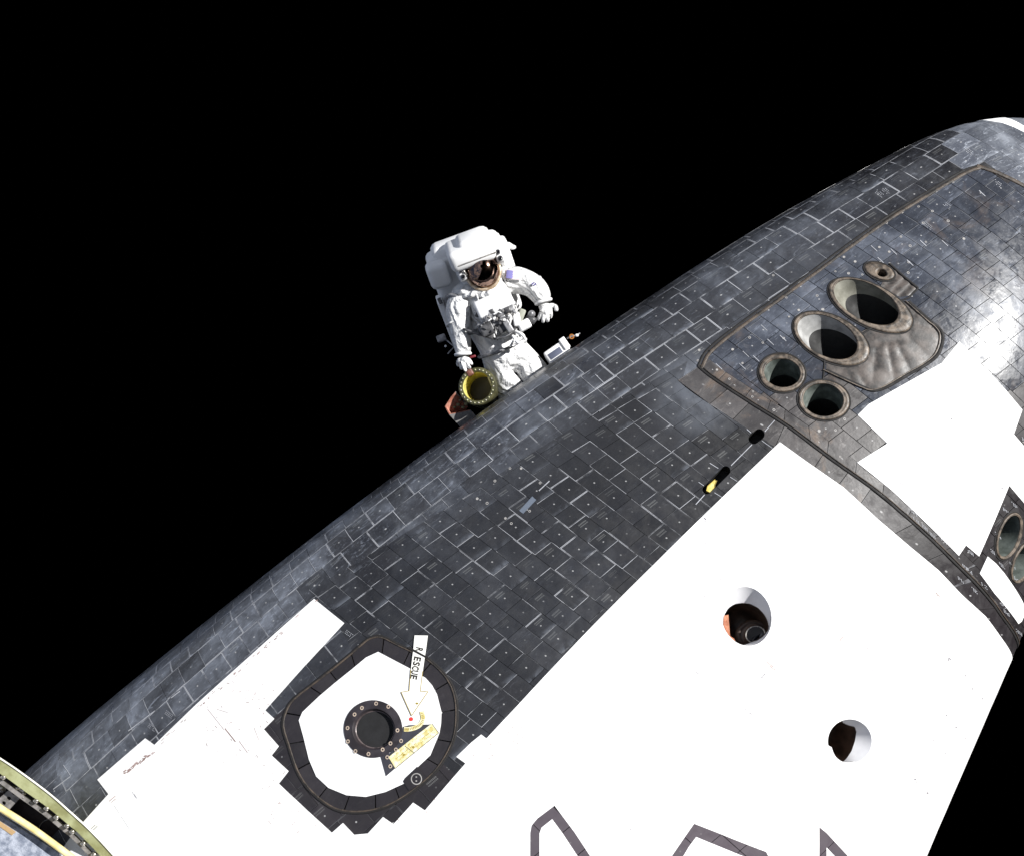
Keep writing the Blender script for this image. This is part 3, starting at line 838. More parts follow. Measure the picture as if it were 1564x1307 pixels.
# slots and openings: tubes into the body
def tube_in(poly, depth, mat, parent, name='slot_wall', h=0.001, slant=(0, 0), shrink=1.0, bottom=None):
    P, N = surf(poly, h); c = poly.mean(0); Pc, Nc = surf(c); Nc = Nc[0]
    T = surf(c + [0, .01])[0][0] - Pc[0]; T /= np.linalg.norm(T); X = surf(c + [.01, 0])[0][0] - Pc[0]; X /= np.linalg.norm(X)
    d = -Nc + slant[0]*X + slant[1]*T
    Q = P + d*depth; Q = Q.mean(0) + (Q-Q.mean(0))*shrink
    v, f = loft3([P, (P+Q)/2, Q], bottom is None)
    o = mesh(name, v, f, mat, parent, auto=35)
    return o, Q, d
tube_in(PILL1, 0.10, M['black'], ship, 'vent_slot', h=-0.004)
s2, _, _ = tube_in(PILL2, 0.10, M['black'], ship, 'vent_slot', h=-0.004)
yl = px([(1079, 748), (1086, 751.5), (1091.5, 748), (1092, 739), (1095, 733), (1092, 731), (1081, 741)])
tri = cdt([], [yl], None, [yl], [])
tri_geo(tri[0], tri[1], -0.012, 0.05).build('yellow_fitting', simple('yellow_foil_fitting', (0.62, 0.50, 0.12), 0.4, c2=(0.75, 0.66, 0.28), scale=40), s2)
bead('fitting_edge', yl, 0.004, -0.012, 0.003, M['amber_ink'], True, parent=s2)

# star tracker ports
M['port_wall'] = simple('white_port_lining', (0.72, 0.72, 0.74), 0.7, vary=0.05)
M['brown'] = simple('dark_brown_cavity', (0.022, 0.012, 0.008), 0.45, c2=(0.05, 0.028, 0.018), scale=14)
M['copper'] = simple('copper_foil', (0.30, 0.09, 0.035), 0.45, scale=20, c2=(0.40, 0.15, 0.07), bump=0.4)
M['steel'] = simple('machined_metal', (0.42, 0.40, 0.38), 0.32, metal=0.8, scale=30, c2=(0.6, 0.57, 0.52))
def star_port(opening, dark, lens, foil, label):
    hd_ = -0.10 if lens else -0.075; D = px_at(dark, hd_); 
    # line the two rims up by angle
    def order(C, m=48):
        c = C.mean(0); a = np.arctan2(C[:, 1]-c[1], C[:, 0]-c[0]); k = np.argsort(a); a = a[k]; C = C[k]
        t = np.linspace(-math.pi, math.pi, m, endpoint=False)
        return np.stack([np.interp(t, a, C[:, q], period=2*math.pi) for q in (0, 1)], -1)
    A, _ = surf(order(opening), 0.004); B, N1 = surf(order(D), hd_)
    rings = [A - 0, A*0.98 + B*0.02, A*0.5 + B*0.5, B]
    v, f = loft3(rings)
    port = mesh('star_tracker_port', v, f, M['port_wall'], ship, label=label, auto=60)
    bc = B.mean(0); nn = N1.mean(0)
    R2 = [B, bc + (B-bc)*0.97 - nn*0.05, bc + (B-bc)*0.80 - nn*0.16, bc + (B-bc)*0.55 - nn*0.24]
    v, f = loft3(R2, True); mesh('tracker_cavity', v, f, M['brown'], port)
    if lens:
        L = px_at(ellipse_px(*lens, n=32), -0.13); P, _ = surf(L, -0.13); c = P.mean(0)
        Ls = [c+(P-c)*1.9 - nn*0.07, c+(P-c)*1.55 - nn*0.03, c+(P-c)*1.5 - nn*0.05, c+(P-c)*1.15, c + (P-c)*1.08 + nn*.004, P, P - nn*0.06]
        v, f = loft3(Ls, False); mesh('lens_hood', v, f, M['steel'] if False else M['brown'], port)
        v, f = loft3([c+(P-c)*1.10 + nn*.002, c+(P-c)*1.13+nn*.006, c+(P-c)*1.0+nn*.006, c+(P-c)*1.0 - nn*.01]); mesh('lens_ring', v, f, M['steel'], port)
        v, f = loft3([P - nn*0.004, c + (P-c)*0.5 - nn*0.012], True); mesh('lens_glass', v, f, M['glass_dark'], port)
    if foil:
        F = px(foil); V, Fc = cdt([], [dens(F, 0.02)], None, [F], [])
        P, N = surf(V, -0.088); Fc = [fc if np.dot(np.cross(P[fc[1]]-P[fc[0]], P[fc[2]]-P[fc[0]]), N[0]) > 0 else tuple(reversed(fc)) for fc in Fc]
        mesh('foil_liner', list(P), Fc, M['copper'], port, smooth=False)
    return port
g_ = NT('dark_glass'); g_.set(Base_Color=col(0.006, 0.006, 0.008), Roughness=0.06); g_.b.inputs['Specular IOR Level'].default_value = 0.6; M['glass_dark'] = g_.m
K = 3.843
star_port(STAR1, [(1060+x/K, 860+y/K) for x, y in [(178, 300), (200, 262), (235, 238), (280, 230), (330, 236), (375, 258), (410, 295), (430, 330), (440, 375), (430, 405), (405, 430), (370, 452), (340, 460), (305, 474), (262, 486), (225, 474), (195, 445), (178, 410), (172, 370), (173, 335)]],
          (1060+360/K, 860+417/K, 14, 12, -10), None, 'white lined round port with a lens at its bottom, nearer the thrusters')
fo = [(1060+x/K, 860+y/K) for x, y in [(176, 305), (202, 300), (207, 360), (212, 425), (235, 440), (255, 482), (225, 474), (195, 445), (178, 410), (171, 370), (172, 335)]]
F_ = px_at(fo, -0.06); V_, Fc_ = cdt([], [dens(F_, 0.01)], None, [F_], []); P_, N_ = surf(V_, -0.06)
Fc_ = [fc if np.dot(np.cross(P_[fc[1]]-P_[fc[0]], P_[fc[2]]-P_[fc[0]]), N_[0]) > 0 else tuple(reversed(fc)) for fc in Fc_]
mesh('foil_liner', list(P_), Fc_, M['copper'], ship, smooth=False)
star_port(STAR2, [(1060+x/K, 860+y/K) for x, y in [(785, 1065), (787, 1020), (800, 980), (828, 940), (862, 918), (880, 938), (915, 952), (944, 957), (953, 990), (945, 1040), (925, 1100), (895, 1145), (860, 1176), (838, 1170), (822, 1130), (808, 1078)]],
          None, None, 'white lined round port filled with a dark brown cavity, near the upper edge')
yo = px_at([(1060+x/K, 860+y/K) for x, y in [(822, 1132), (842, 1150), (862, 1175), (838, 1172)]], -0.05)
P_, N_ = surf(yo, -0.05); mesh('foil_liner', list(P_), [tuple(range(4))], M['yellow'], ship, smooth=False)

# bright gap fillers and worn joints standing slightly proud
FIL = [((886, 611), (942, 574), 1.6), ((909, 572), (923, 586), 1.4), ((823, 749), (839, 734), 2.2), ((1062.5, 770), (1076, 755), 1.8), ((1116.4, 710.7), (1148.5, 678.5), 1.7),
       ((1168, 659), (1183, 642), 1.7), ((1140.5, 655.6), (1147, 661), 1.6), ((1163.5, 672.8), (1179.5, 684.3), 1.2), ((1084, 707), (1097, 715), 1.5), ((1067, 736), (1075, 741.6), 1.5),
       ((1115, 728), (1125.6, 734.8), 1.3), ((1091, 752), (1104, 760), 1.3), ((81.4, 1204.6), (108, 1184.7), 1.5), ((97, 1168), (108, 1184), 1.2), ((196, 1115.7), (236.8, 1084.6), 1.4),
       ((261.4, 1065), (275, 1054.6), 1.7), ]
for a, b, wpx in FIL:
    q = px([a, ((a[0]+b[0])/2, (a[1]+b[1])/2), b])
    if len(q) < 3: continue
    ribbon(dens(q, 0.05, False), wpx*0.0030, 0.0012, 0.0014).build('gap_filler', M['filler'], ship)
pg = px([(793, 779.5), (799, 784), (819, 763), (813, 757.5)]); V_, F_2 = cdt([], [pg], None, [pg], []); tri_geo(V_, F_2, 0.002, 0.004).build('gap_filler', simple('pale_blue_patch', (0.10, 0.12, 0.155), 0.6), ship)

# pale plugs and ring washers set in the tiles
rings = Geo()
def washer(p, r=2.3, hole=True, h=0.0012):
    c = px1(*p)
    if c is None: return
    n = 12; t = np.linspace(0, 2*math.pi, n, endpoint=False); R = r*0.0040
    P, N = surf(c, h); P, N = P[0], N[0]
    X = surf(c+[.01, 0])[0][0]-surf(c)[0][0]; X /= np.linalg.norm(X); Y = np.cross(N, X)
    o = [P + X*R*math.cos(a) + Y*R*math.sin(a) for a in t]; i = [P + (X*math.cos(a) + Y*math.sin(a))*R*(0.5 if hole else 0.0) for a in t]
    f = []
    for k in range(n): f.append((k, (k+1) % n, n+(k+1) % n, n+k))
    rings.add(o+i, f, [[N]*4]*len(f))
for p in [(1068, 535), (1066, 551), (1118, 502), (1145, 516), (1119, 534), (1134, 555), (1181, 421), (1201, 455), (1202, 442), (1220, 431), (1246, 416), (1257, 473), (1248, 452), (1220, 474), (1205, 484), (1276, 415), (1296, 418), (1317, 420), (1306, 400), (1289, 393),
          (1344, 401), (1343, 378), (1358, 385), (1359, 403), (1376, 362), (1390, 376), (1414, 370), (1388, 401), (1424, 323), (1295, 381), (1323, 360), (1354, 341), (1378, 325), (1403, 316), (1430, 293), (1456, 279), (1552, 276), (1410, 341), (1387, 417), (1165, 524), (1197, 517), (1095, 565), (1114, 579), (1149, 606), (1150, 598), (1182, 626), (1283, 697), (1276, 657), (1251, 658), (1290, 640),
          (756, 734), (779, 715), (796, 715), (825, 737), (809, 780), (772, 791), (744, 768), (729, 761), (781, 799), (1448, 338), (1472, 365)]:
    washer(p, random.uniform(1.7, 2.5), random.random() < 0.75)
washer((1256, 473), 2, False)
rings.build('tile_plugs', M['ring_dot'], ship, kind='stuff')
fl = Geo(); rings2, rings = rings, fl
for p in [(1273, 556), (1303, 576), (1317, 583), (1336, 588), (1345, 591), (1379, 558), (1393, 556), (1372, 573), (1409, 545), (1420, 519), (1428, 517), (1424, 500), (1413, 490), (1330, 510)]: washer(p, 1.3, False)
fl.build('panel_screws', M['black'], ship, kind='stuff')

# ------------------------------------------------------------------ side hatch
def slab0(poly, thick, direction):
    n = len(poly); P = np.asarray(poly, float); Q = P + np.asarray(direction)*thick
    return np.vstack([P, Q]), [tuple(range(n)), tuple(reversed(range(n, 2*n)))] + [(i, n+i, n+(i+1) % n, (i+1) % n) for i in range(n)]
hatch = bpy.data.objects.new('side_hatch', None); COL.objects.link(hatch); hatch.parent = ship
hp = lambda pts: px([(400+x/4.02, 950+y/4.02) for x, y in pts])
WOUT = px(ellipse_px(570.3, 1112.6, 44.6, 44.0, 0, 56)); WIN = px(ellipse_px(571.5, 1113.2, 31.2, 30.2, 0, 56))
sheet('hatch_panel', DW, [WOUT*1.0], 0.004, 0.02, M['white'], hatch, step=0.06, label='white round door panel with a window')
bead('hatch_seam', dens(SEAM, 0.03), 0.016, 0.001, 0.004, M['gap'], True, parent=hatch)
bead('hatch_seam', dens(scaled(SEAM, 0.985), 0.03), 0.010, 0.001, 0.005, M['seam'], True, parent=hatch)
v, f = loft3([surf(WOUT, -0.01)[0], surf(WOUT, 0.008)[0], surf(WOUT*0.6+WIN*0.4, 0.009)[0], surf(WIN*0.9+WOUT*0.1, 0.008)[0], surf(WIN, 0.0)[0], surf(scaled(WIN, 0.93), -0.03)[0], surf(scaled(WIN, 0.88), -0.032)[0]])
wf = mesh('window_frame', v, f, M['plain_tile'] if False else simple('dark_window_frame', (0.018, 0.014, 0.016), 0.42, c2=(0.035, 0.03, 0.035)), hatch, auto=40)
v, f = loft3([surf(scaled(WIN, 0.985), -0.008)[0], surf(scaled(WIN, 0.95), -0.02)[0], surf(scaled(WIN, 0.91), -0.021)[0]]); mesh('retaining_ring', v, f, simple('window_retainer', (0.05, 0.04, 0.04), 0.35, metal=0.4, c2=(0.14, 0.11, 0.11), scale=25), hatch)
v, f = loft3([surf(scaled(WIN, 0.88), -0.032)[0], surf(scaled(WIN, 0.86), -0.10)[0]]); mesh('window_well', v, f, M['brown'], hatch)
v, f = loft3([surf(scaled(WIN, 0.87), -0.095)[0], surf(scaled(WIN, 0.4), -0.095)[0]], True); mesh('window_pane', v, f, M['glass_dark'], hatch)
for rr_, zz_ in ((0.80, -0.045), (0.68, -0.060), (0.56, -0.072), (0.42, -0.082)):
    v, f = loft3([surf(scaled(WIN, rr_), zz_)[0], surf(scaled(WIN, rr_-0.02), zz_+0.006)[0], surf(scaled(WIN, rr_-0.05), zz_)[0]]); mesh('inner_ring', v, f, simple('inner_ring_metal', (0.03, 0.022, 0.022), 0.3, metal=0.5), hatch)
for x, y, w_, h_, m_ in ((606, 690, 6, 2.6, 'copper'), (612, 708, 3.6, 4, 'copper'), (602, 664, 4.0, 1.2, 'steel'), (608, 655, 1.2, 3.4, 'ring_dot'), (626, 725, 6, 1.4, 'copper'), (640, 733, 1.8, 4.0, 'steel')):
    q_ = [(400+x/4.02+a*w_/2, 950+y/4.02+b*h_/2) for a, b in ((-1, -1), (1, -.6), (1, 1), (-1, .7))]
    P_, N_ = surf(px_at(q_, -0.040), -0.040); v, f = slab0(P_, 0.004, -N_[0]); mesh('reflection_chip', v, f, M[m_], hatch, smooth=False)  # small coloured slabs stand in for reflections in the window
rings = Geo()
for x, y in [(705, 498), (618, 525), (573, 565), (530, 648), (532, 730), (578, 790), (658, 807), (745, 780), (793, 742), (836, 662), (780, 517), (858, 727), (826, 780), (773, 827), (792, 882)]:
    washer((400+x/4.02, 950+y/4.02), 3.0, True, 0.0105)
rings.build('frame_bolts', simple('pale_brass_bolt', (0.42, 0.34, 0.27), 0.5), hatch, kind='stuff')
def flat(name, poly, h, mat, parent, depth=0.002, holes=(), step=0.05, **k):
    lo = poly.min(0); hi = poly.max(0); X, Y = np.meshgrid(np.arange(lo[0]+step/2, hi[0], step), np.arange(lo[1]+step/2, hi[1], step))
    inn = np.stack([X.ravel(), Y.ravel()], -1); inn = inn[inside(poly, inn)]
    V, F = cdt([], [dens(poly, step)] + list(holes), inn, [poly], list(holes))
    return tri_geo(V, F, h, depth).build(name, mat, parent, **k)
M['grey_black'] = simple('grey_black_panel', (0.035, 0.035, 0.045), 0.5)
flat('wedge_panel', hp([(868, 640), (905, 630), (1005, 626), (1040, 625), (780, 830), (820, 895), (763, 944), (730, 822), (790, 800), (840, 740), (862, 690)]), 0.0062, M['grey_black'], hatch)
AR = hp([(940, 80), (1021, 81), (1012, 150), (990, 300), (975, 422), (1022, 425), (922, 572), (858, 428), (907, 420), (917, 290), (932, 170)])
flat('rescue_arrow', AR, 0.0085, M['arrow'], hatch, step=0.03, label='white arrow lettered RESCUE pointing at a red dot')
ao = Geo()
for a, b in ((9, 8), (8, 7), (7, 6), (6, 5), (5, 4), (4, 3)): ao.join(ribbon(dens(np.array([AR[a], AR[b]]), 0.02, False), 0.0042, 0.0088, 0.0006))
ao.build('arrow_outline', M['amber_ink'], hatch)
flat('seam_over_arrow', hp([(905, 148), (935, 165), (1025, 215), (1022, 226), (930, 178), (900, 160)]), 0.0095, M['gap'], hatch, 0.001)
flat('red_dot', px(ellipse_px(628.3, 1097.5, 3.1, 3.1, 0, 16)), 0.0065, M['red'], hatch)
flat('handle_socket', px(ellipse_px(637.5, 1073.7, 2.2, 1.6, 0, 12)), 0.0095, M['amber_ink'], hatch)
flat('yellow_placard', hp([(1046, 620), (1088, 678), (822, 895), (780, 826)]), 0.0085, M['yellow'], hatch, step=0.03, label='long yellow instruction placard')
for q in ([(1046, 620), (1088, 678)], [(1088, 678), (822, 895)], [(880, 757), (940, 803)]):
    bead('placard_line', dens(hp(q), 0.02, False), 0.003, 0.0088, 0.0006, M['ink'], parent=hatch)
t = np.linspace(0, 1, 12)
arc = [(985, 545), (992, 590), (975, 625), (945, 645), (905, 655), (875, 655)]; arc = smooth_open(np.array(arc, float), 4)
tn = np.gradient(arc, axis=0); tn /= np.linalg.norm(tn, axis=1, keepdims=True); nn_ = np.stack([-tn[:, 1], tn[:, 0]], -1)
flat('curved_placard', hp(list(map(tuple, np.vstack([arc + nn_*14, (arc - nn_*14)[::-1]])))), 0.0085, M['yellow'], hatch, step=0.03)
ink = Geo()
def dash(p, a, L, Wd, h=0.0094, G=None):
    ca, sa = math.cos(a), math.sin(a)
    q = px([(p[0]+dx*ca-dy*sa, p[1]+dx*sa+dy*ca) for dx, dy in ((-L/2, -Wd/2), (L/2, -Wd/2), (L/2, Wd/2), (-L/2, Wd/2))])
    if len(q) < 4: return
    P, N = surf(q, h)
    f = (0, 1, 2, 3) if np.dot(np.cross(P[1]-P[0], P[2]-P[0]), N[0]) > 0 else (3, 2, 1, 0)
    (ink if G is None else G).add(P, [f], [[N[i] for i in f]])
ua = math.atan2(826-620, 780-1046)
for row, off in enumerate((0.22, 0.5, 0.76)):
    for k in range(30):
        s = 0.06 + k*0.03
        if random.random() < 0.3 or (row == 1 and 0.3 < s < 0.42): continue
        x = 1046 + (780-1046)*s + (1088-1046)*off; y = 620 + (826-620)*s + (678-620)*off
        dash((400+x/4.02, 950+y/4.02), ua + math.pi/2*(random.random() < .6), 1.5, 0.8)
for k in range(1, len(arc)-1):
    if k % 2 or True: dash((400+arc[k, 0]/4.02, 950+arc[k, 1]/4.02), math.atan2(nn_[k, 1], nn_[k, 0]), 3.6, 1.0)
ink.build('placard_lettering', M['amber_ink'], hatch, kind='stuff')
for x, y in ((933, 765), (875, 812)): flat('placard_hole', px(ellipse_px(400+x/4.02, 950+y/4.02, 2.0, 1.6, -35, 10)), 0.0095, M['amber_ink'], hatch)
# small socket tile with its white ring
flat('socket_tile', hp([(880, 955), (955, 885), (1012, 955), (940, 1010), (905, 1030), (868, 975)]), 0.0065, M['grey_black'] if False else M['plain_tile'], hatch)
o = px(ellipse_px(400+950/4.02, 950+960/4.02, 7.8, 8.2, 0, 28)); bead('socket_ring', o, 0.0065, 0.0068, 0.0012, M['ring_dot'], True, parent=hatch)
for yy in (948, 972): flat('socket_pin', px(ellipse_px(400+950/4.02, 950+yy/4.02, 1.3, 1.2, 0, 10)), 0.0078, M['ring_dot'], hatch)

# stencilled RESCUE on the arrow
def stencil(txt, org, ux, uy, size, h, mat, parent, name):
    cu = bpy.data.curves.new(name, 'FONT'); cu.body = txt; cu.size = 1.0; cu.resolution_u = 3; cu.offset = 0.035
    to = bpy.data.objects.new(name, cu); COL.objects.link(to)
    me = to.to_mesh(); V = np.array([(p.co.x, p.co.y) for p in me.vertices]); F = [tuple(p.vertices) for p in me.polygons]
    to.to_mesh_clear(); bpy.data.objects.remove(to, do_unlink=True)
    V = (V - [V[:, 0].min(), V[:, 1].min()]) / [np.ptp(V[:, 0]), np.ptp(V[:, 1])]
    pts = [(org[0] + ux[0]*a*size[0] + uy[0]*b*size[1], org[1] + ux[1]*a*size[0] + uy[1]*b*size[1]) for a, b in V]
    C = px(pts); P, N = surf(C, h)
    F = [f_ if np.dot(np.cross(P[f_[1]]-P[f_[0]], P[f_[2]]-P[f_[0]]), N[0]) > 0 else tuple(reversed(f_)) for f_ in F]
    me = bpy.data.meshes.new(name); me.from_pydata([tuple(p) for p in P], [], F); me.materials.append(mat)
    return link(name, me, parent)
# letters run down the shaft, their feet towards the hatch window
ax = np.array([935-975, 345-155], float) / 4.02; L_ = np.linalg.norm(ax); axn = ax / L_; upn = np.array([-axn[1], axn[0]]); upn = -upn if upn[0] < 0 else upn
for ch, s in (('R', 0.0), ('E', 0.30), ('S', 0.455), ('C', 0.595), ('U', 0.735), ('E', 0.885)):
    p = np.array([400+957/4.02, 950+152/4.02]) + axn*L_*s - upn*1.6
    stencil(ch, p, axn, upn, (L_*0.13, 11.0), 0.0093, M['ink'], hatch, 'letter')
flat('window_surround', WINP[0], 0.004, M['white'], ship)

# scuffs, printed part numbers and stains on the white side, as thin marks
mk_ = Geo(); mr_ = Geo()
for (x, y, a, L, Wd, G) in [(330, 1098, .9, 40, .8, 1), (352, 1122, .9, 26, 1.6, 1), (372, 1140, .95, 22, 1.0, 1), (340, 1085, .3, 18, .6, 1), (392, 1120, 1.2, 20, .7, 1), (172, 1219, -.7, 13, 1.1, 1), (174, 1222, -.7, 9, 1.0, 1), (143, 1262, -.75, 9, 1.0, 0), (146, 1264, -.75, 9, 1.0, 0),
        (205, 1213, 1.0, 11, .6, 0), (208, 1216, 1.0, 9, .6, 0), (186, 1247, 1.0, 42, .5, 0), (1176, 1014, .65, 13, 1.3, 1), (1179, 1019, .65, 11, 1.2, 1), (1168, 1013, .65, 8, .7, 0), (1166, 1031, -.9, 9, 1.2, 0), (1161, 1036, -.9, 7, .7, 0), (1286, 973, -.95, 11, 1.2, 1), (1281, 979, -.95, 9, .8, 1),
        (1139, 1083, .7, 7, .8, 0), (1146, 1089, .6, 5, 1.2, 0), (1450, 1005, .6, 5, 1.6, 0), (1448, 1007, 1.9, 5, 1.4, 0), (1397, 1189, .5, 3, 2.6, 0), (1399, 1193, 1.6, 5, .8, 0), (1409, 1201, .75, 22, .4, 0), (1416, 1210, 0, 3, 2.4, 0), (1474, 1031, 0, 2.6, 2, 0), (1485, 1051, .5, 3, 1.8, 0), (1500, 1066, 0, 2, 2, 0),
        (1445, 1091, 0, 3, 2, 0), (1460, 1110, .6, 4, 1.5, 0), (1425, 1130, -.6, 4, 1.2, 0), (1444, 1150, 0, 2, 2, 0), (1474, 1127, 0, 2, 1.6, 0), (1431, 907, .9, 6, 1.2, 1), (1434, 910, .9, 5, .9, 1), (1077, 792, .8, 5, 2, 0), (1077, 796, .8, 3, 1, 0), (1189, 874, 0, 1.6, 1.6, 0), (1208, 892, 0, 1.6, 1.6, 0), (1232, 911, 0, 1.6, 1.6, 0),
        (1111, 865, 0, 1.3, 1.3, 0), (1100, 884, 0, 1.4, 1.4, 0), (1076, 910, 0, 1.4, 1.4, 0), (1052, 938, 0, 1.5, 1.5, 0), (1028, 998, 0, 1.6, 1.6, 0), (1047, 1013, 0, 1.6, 1.6, 0), (1065, 1027, .5, 5, 1, 0), (1168, 1004, 0, 1.8, 1.8, 0), (1324, 989, 0, 1.8, 1.8, 0), (1332, 1023, 0, 1.5, 1.5, 0), (1376, 738, .6, 8, .9, 0), (1380, 741, .6, 5, .6, 0), (1453, 640, 0, 3, 2, 0), (1493, 700, .5, 8, .6, 0), (1497, 722, .5, 10, .6, 0), (1530, 745, .5, 4, 1.4, 0),
        (1173, 1115, 0, 1.6, 1.6, 0), (1205, 1138, .2, 4, 1.2, 0), (1168, 1171, .5, 4, .9, 0), (1276, 1198, 0, 1.5, 1.5, 0), (1284, 1199, 0, 1.5, 1.5, 0), (1295, 1217, 0, 1.3, 1.3, 0), (1303, 1215, 0, 1.3, 1.3, 0), (1324, 1185, 0, 1.5, 1.5, 0), (1315, 1198, 0, 1.5, 1.5, 0), (963, 1266, .7, 4, 1.2, 0)]:
    dash((x, y), a, L, Wd, 0.0036, mr_ if G else mk_)
for k in range(60):   # broken rust-brown streak and scattered chips
    s = random.random(); dash((190+45*s+random.gauss(0, 1.2), 1180-32*s+random.gauss(0, 1.2)), -0.62, random.uniform(1.5, 6), random.uniform(.6, 1.8), 0.0036, mr_)
def scat(n, box, G, big=2.2):
    for k in range(n):
        x = random.uniform(box[0], box[2]); y = random.uniform(box[1], box[3]); c = px1(x, y)
        if c is None or not inside(W1, c)[0] or inside(STAR1, c)[0] or inside(STAR2, c)[0]: continue
        dash((x, y), random.uniform(-.9, 1.3), random.uniform(.6, big), random.uniform(.4, 1.0), 0.0036, G)
scat(70, (315, 1040, 420, 1165), mr_, 5); scat(60, (1240, 1170, 1430, 1268), mk_, 2); scat(50, (1020, 760, 1240, 1120), mk_, 1.6); scat(40, (720, 1080, 800, 1160), mr_, 4); scat(60, (400, 1160, 520, 1272), mr_, 4); scat(50, (600, 1200, 700, 1272), mr_, 3)
for k in range(90):   # soiled joint line between black and white, lower left
    s = random.random(); x = 242 + (480-242)*s; y = 1132 + (914-1132)*s
    if random.random() < .5: dash((x+random.uniform(0, 5), y+random.uniform(0, 5)), -0.74, random.uniform(2, 7), random.uniform(.5, 1.4), 0.0036, mr_)
mk_.build('printed_marks', simple('grey_print', (0.16, 0.15, 0.17), 0.7), ship, kind='stuff')
mr_.build('scuff_marks', simple('brown_scuff', (0.20, 0.12, 0.10), 0.8, c2=(0.38, 0.27, 0.25)), ship, kind='stuff')
tm = Geo()   # white stamped numbers along the upper ring strip
for (x, y) in [(1392, 778), (1408, 800), (1420, 812), (1437, 820), (1395, 790), (1470, 861), (1476, 866), (1478, 838), (1463, 880), (1484, 896), (1499, 889), (1527, 918), (1533, 930), (1552, 960), (1545, 766), (1532, 775), (1513, 838), (1526, 858), (1542, 858), (1549, 880), (1520, 812), (1561, 668)]:
    for r in range(3): 
        for q in range(4):
            if random.random() < .8: dash((x+q*2.4+r*0.4, y+q*2.0+r*1.9-1.5*q*0), 0.75, 1.7, 0.8, 0.0020, tm)
for (x, y) in [(1443, 309), (1520, 275), (1476, 226), (1350, 287), (1340, 291), (1414, 340), (530, 962), (255, 1085), (229, 1105), (86, 1152)]:
    for r in range(3):
        for q in range(5):
            if random.random() < .8: dash((x+q*2.2-r*1.2, y+q*1.6+r*2.2), 0.7, 1.7, 0.7, 0.0020, tm)
for (x, y) in [(1167, 501), (1177, 523), (1196, 517), (1139, 541), (1098, 560), (1155, 548), (1134, 560), (1390, 402), (1365, 385), (1410, 372), (1335, 380), (1345, 398), (1443, 372), (1500, 296)]:
    dash((x, y), 0.75, 13, 1.0, 0.0020, tm)
tm.build('stamped_numbers', M['filler'], ship, kind='stuff')
# ------------------------------------------------------------------ helpers for free-standing things: photograph point + distance -> place in space
def ray(x, y, d):
    return EYE + (CF + (x - PW/2)/FPX*CR - (y - PH_/2)/FPX*CU) * d
def smooth_obj(o, sub=0):
    for p in o.data.polygons: p.use_smooth = True
    if sub:
        m = o.modifiers.new('sub', 'SUBSURF'); m.levels = sub; m.render_levels = sub
    return o
def slab(poly, thick, direction, z=0):
    """polygon of 3D points extruded along direction"""
    n = len(poly); P = np.asarray(poly, float); Q = P + np.asarray(direction)*thick
    f = [tuple(range(n)), tuple(reversed(range(n, 2*n)))] + [(i, n+i, n+(i+1) % n, (i+1) % n) for i in range(n)]
    return np.vstack([P, Q]), f
def tube(pts, r, n=10, closed=False, caps=True):
    pts = np.asarray(pts, float); T = np.gradient(pts, axis=0) if not closed else np.roll(pts, -1, 0)-np.roll(pts, 1, 0)
    T /= np.linalg.norm(T, axis=1, keepdims=True) + 1e-12
    r = np.full(len(pts), r) if np.isscalar(r) else np.asarray(r)
    a = np.array([0, 0, 1.0]) if abs(T[0, 2]) < 0.9 else np.array([1.0, 0, 0])
    u = np.cross(T[0], a); u /= np.linalg.norm(u); v = []; f = []
    for i, p in enumerate(pts):
        u = u - T[i]*np.dot(u, T[i]); u /= np.linalg.norm(u); w_ = np.cross(T[i], u)
        for k in range(n):
            t = 2*math.pi*k/n; v.append(p + r[i]*(u*math.cos(t) + w_*math.sin(t)))
    m = len(pts)
    for i in range(m if closed else m-1):
        for k in range(n):
            f.append((i*n+k, i*n+(k+1) % n, ((i+1) % m)*n+(k+1) % n, ((i+1) % m)*n+k))
    if caps and not closed: f.append(tuple(reversed(range(n)))); f.append(tuple(range((m-1)*n, m*n)))
    return v, f
class MB:
    def __init__(s): s.v = []; s.f = []
    def add(s, v, f):
        k = len(s.v); s.v += [tuple(p) for p in v]; s.f += [tuple(i+k for i in q) for q in f]; return s
    def build(s, name, mat, parent=None, **kw): return mesh(name, s.v, s.f, mat, parent, **kw)
def box(center, R, size, bevel=0.0, taper=1.0):
    """R columns = axes; rounded when bevel > 0"""
    bm = bmesh.new(); bmesh.ops.create_cube(bm, size=1.0)
    for q in bm.verts:
        s = taper if q.co.y > 0 else 1.0
        q.co = Vector((q.co.x*size[0]*s, q.co.y*size[1], q.co.z*size[2]*s))
    if bevel: bmesh.ops.bevel(bm, geom=list(bm.edges), offset=bevel, segments=3, profile=0.5, affect='EDGES')
    v = [np.asarray(center) + R @ np.array(q.co) for q in bm.verts]; bm.verts.index_update(); f = [tuple(q.index for q in fa.verts) for fa in bm.faces]; bm.free()
    return v, f
def ellipsoid(center, R, rad, n=32, m=20, e=1.0, lo=-1.0, hi=1.0):
    v, f = [], []
    for i in range(m+1):
        a = math.pi/2*(lo + (hi-lo)*i/m)
        for k in range(n):
            b = 2*math.pi*k/n
            sp = lambda x: math.copysign(abs(x)**e, x)
            v.append(np.asarray(center) + R @ np.array([rad[0]*sp(math.cos(a))*sp(math.cos(b)), rad[1]*sp(math.cos(a))*sp(math.sin(b)), rad[2]*sp(math.sin(a))]))
    for i in range(m):
        for k in range(n): f.append((i*n+k, i*n+(k+1) % n, (i+1)*n+(k+1) % n, (i+1)*n+k))
    if lo <= -1: f.append(tuple(reversed(range(n))))
    if hi >= 1: f.append(tuple(range(m*n, (m+1)*n)))
    return v, f

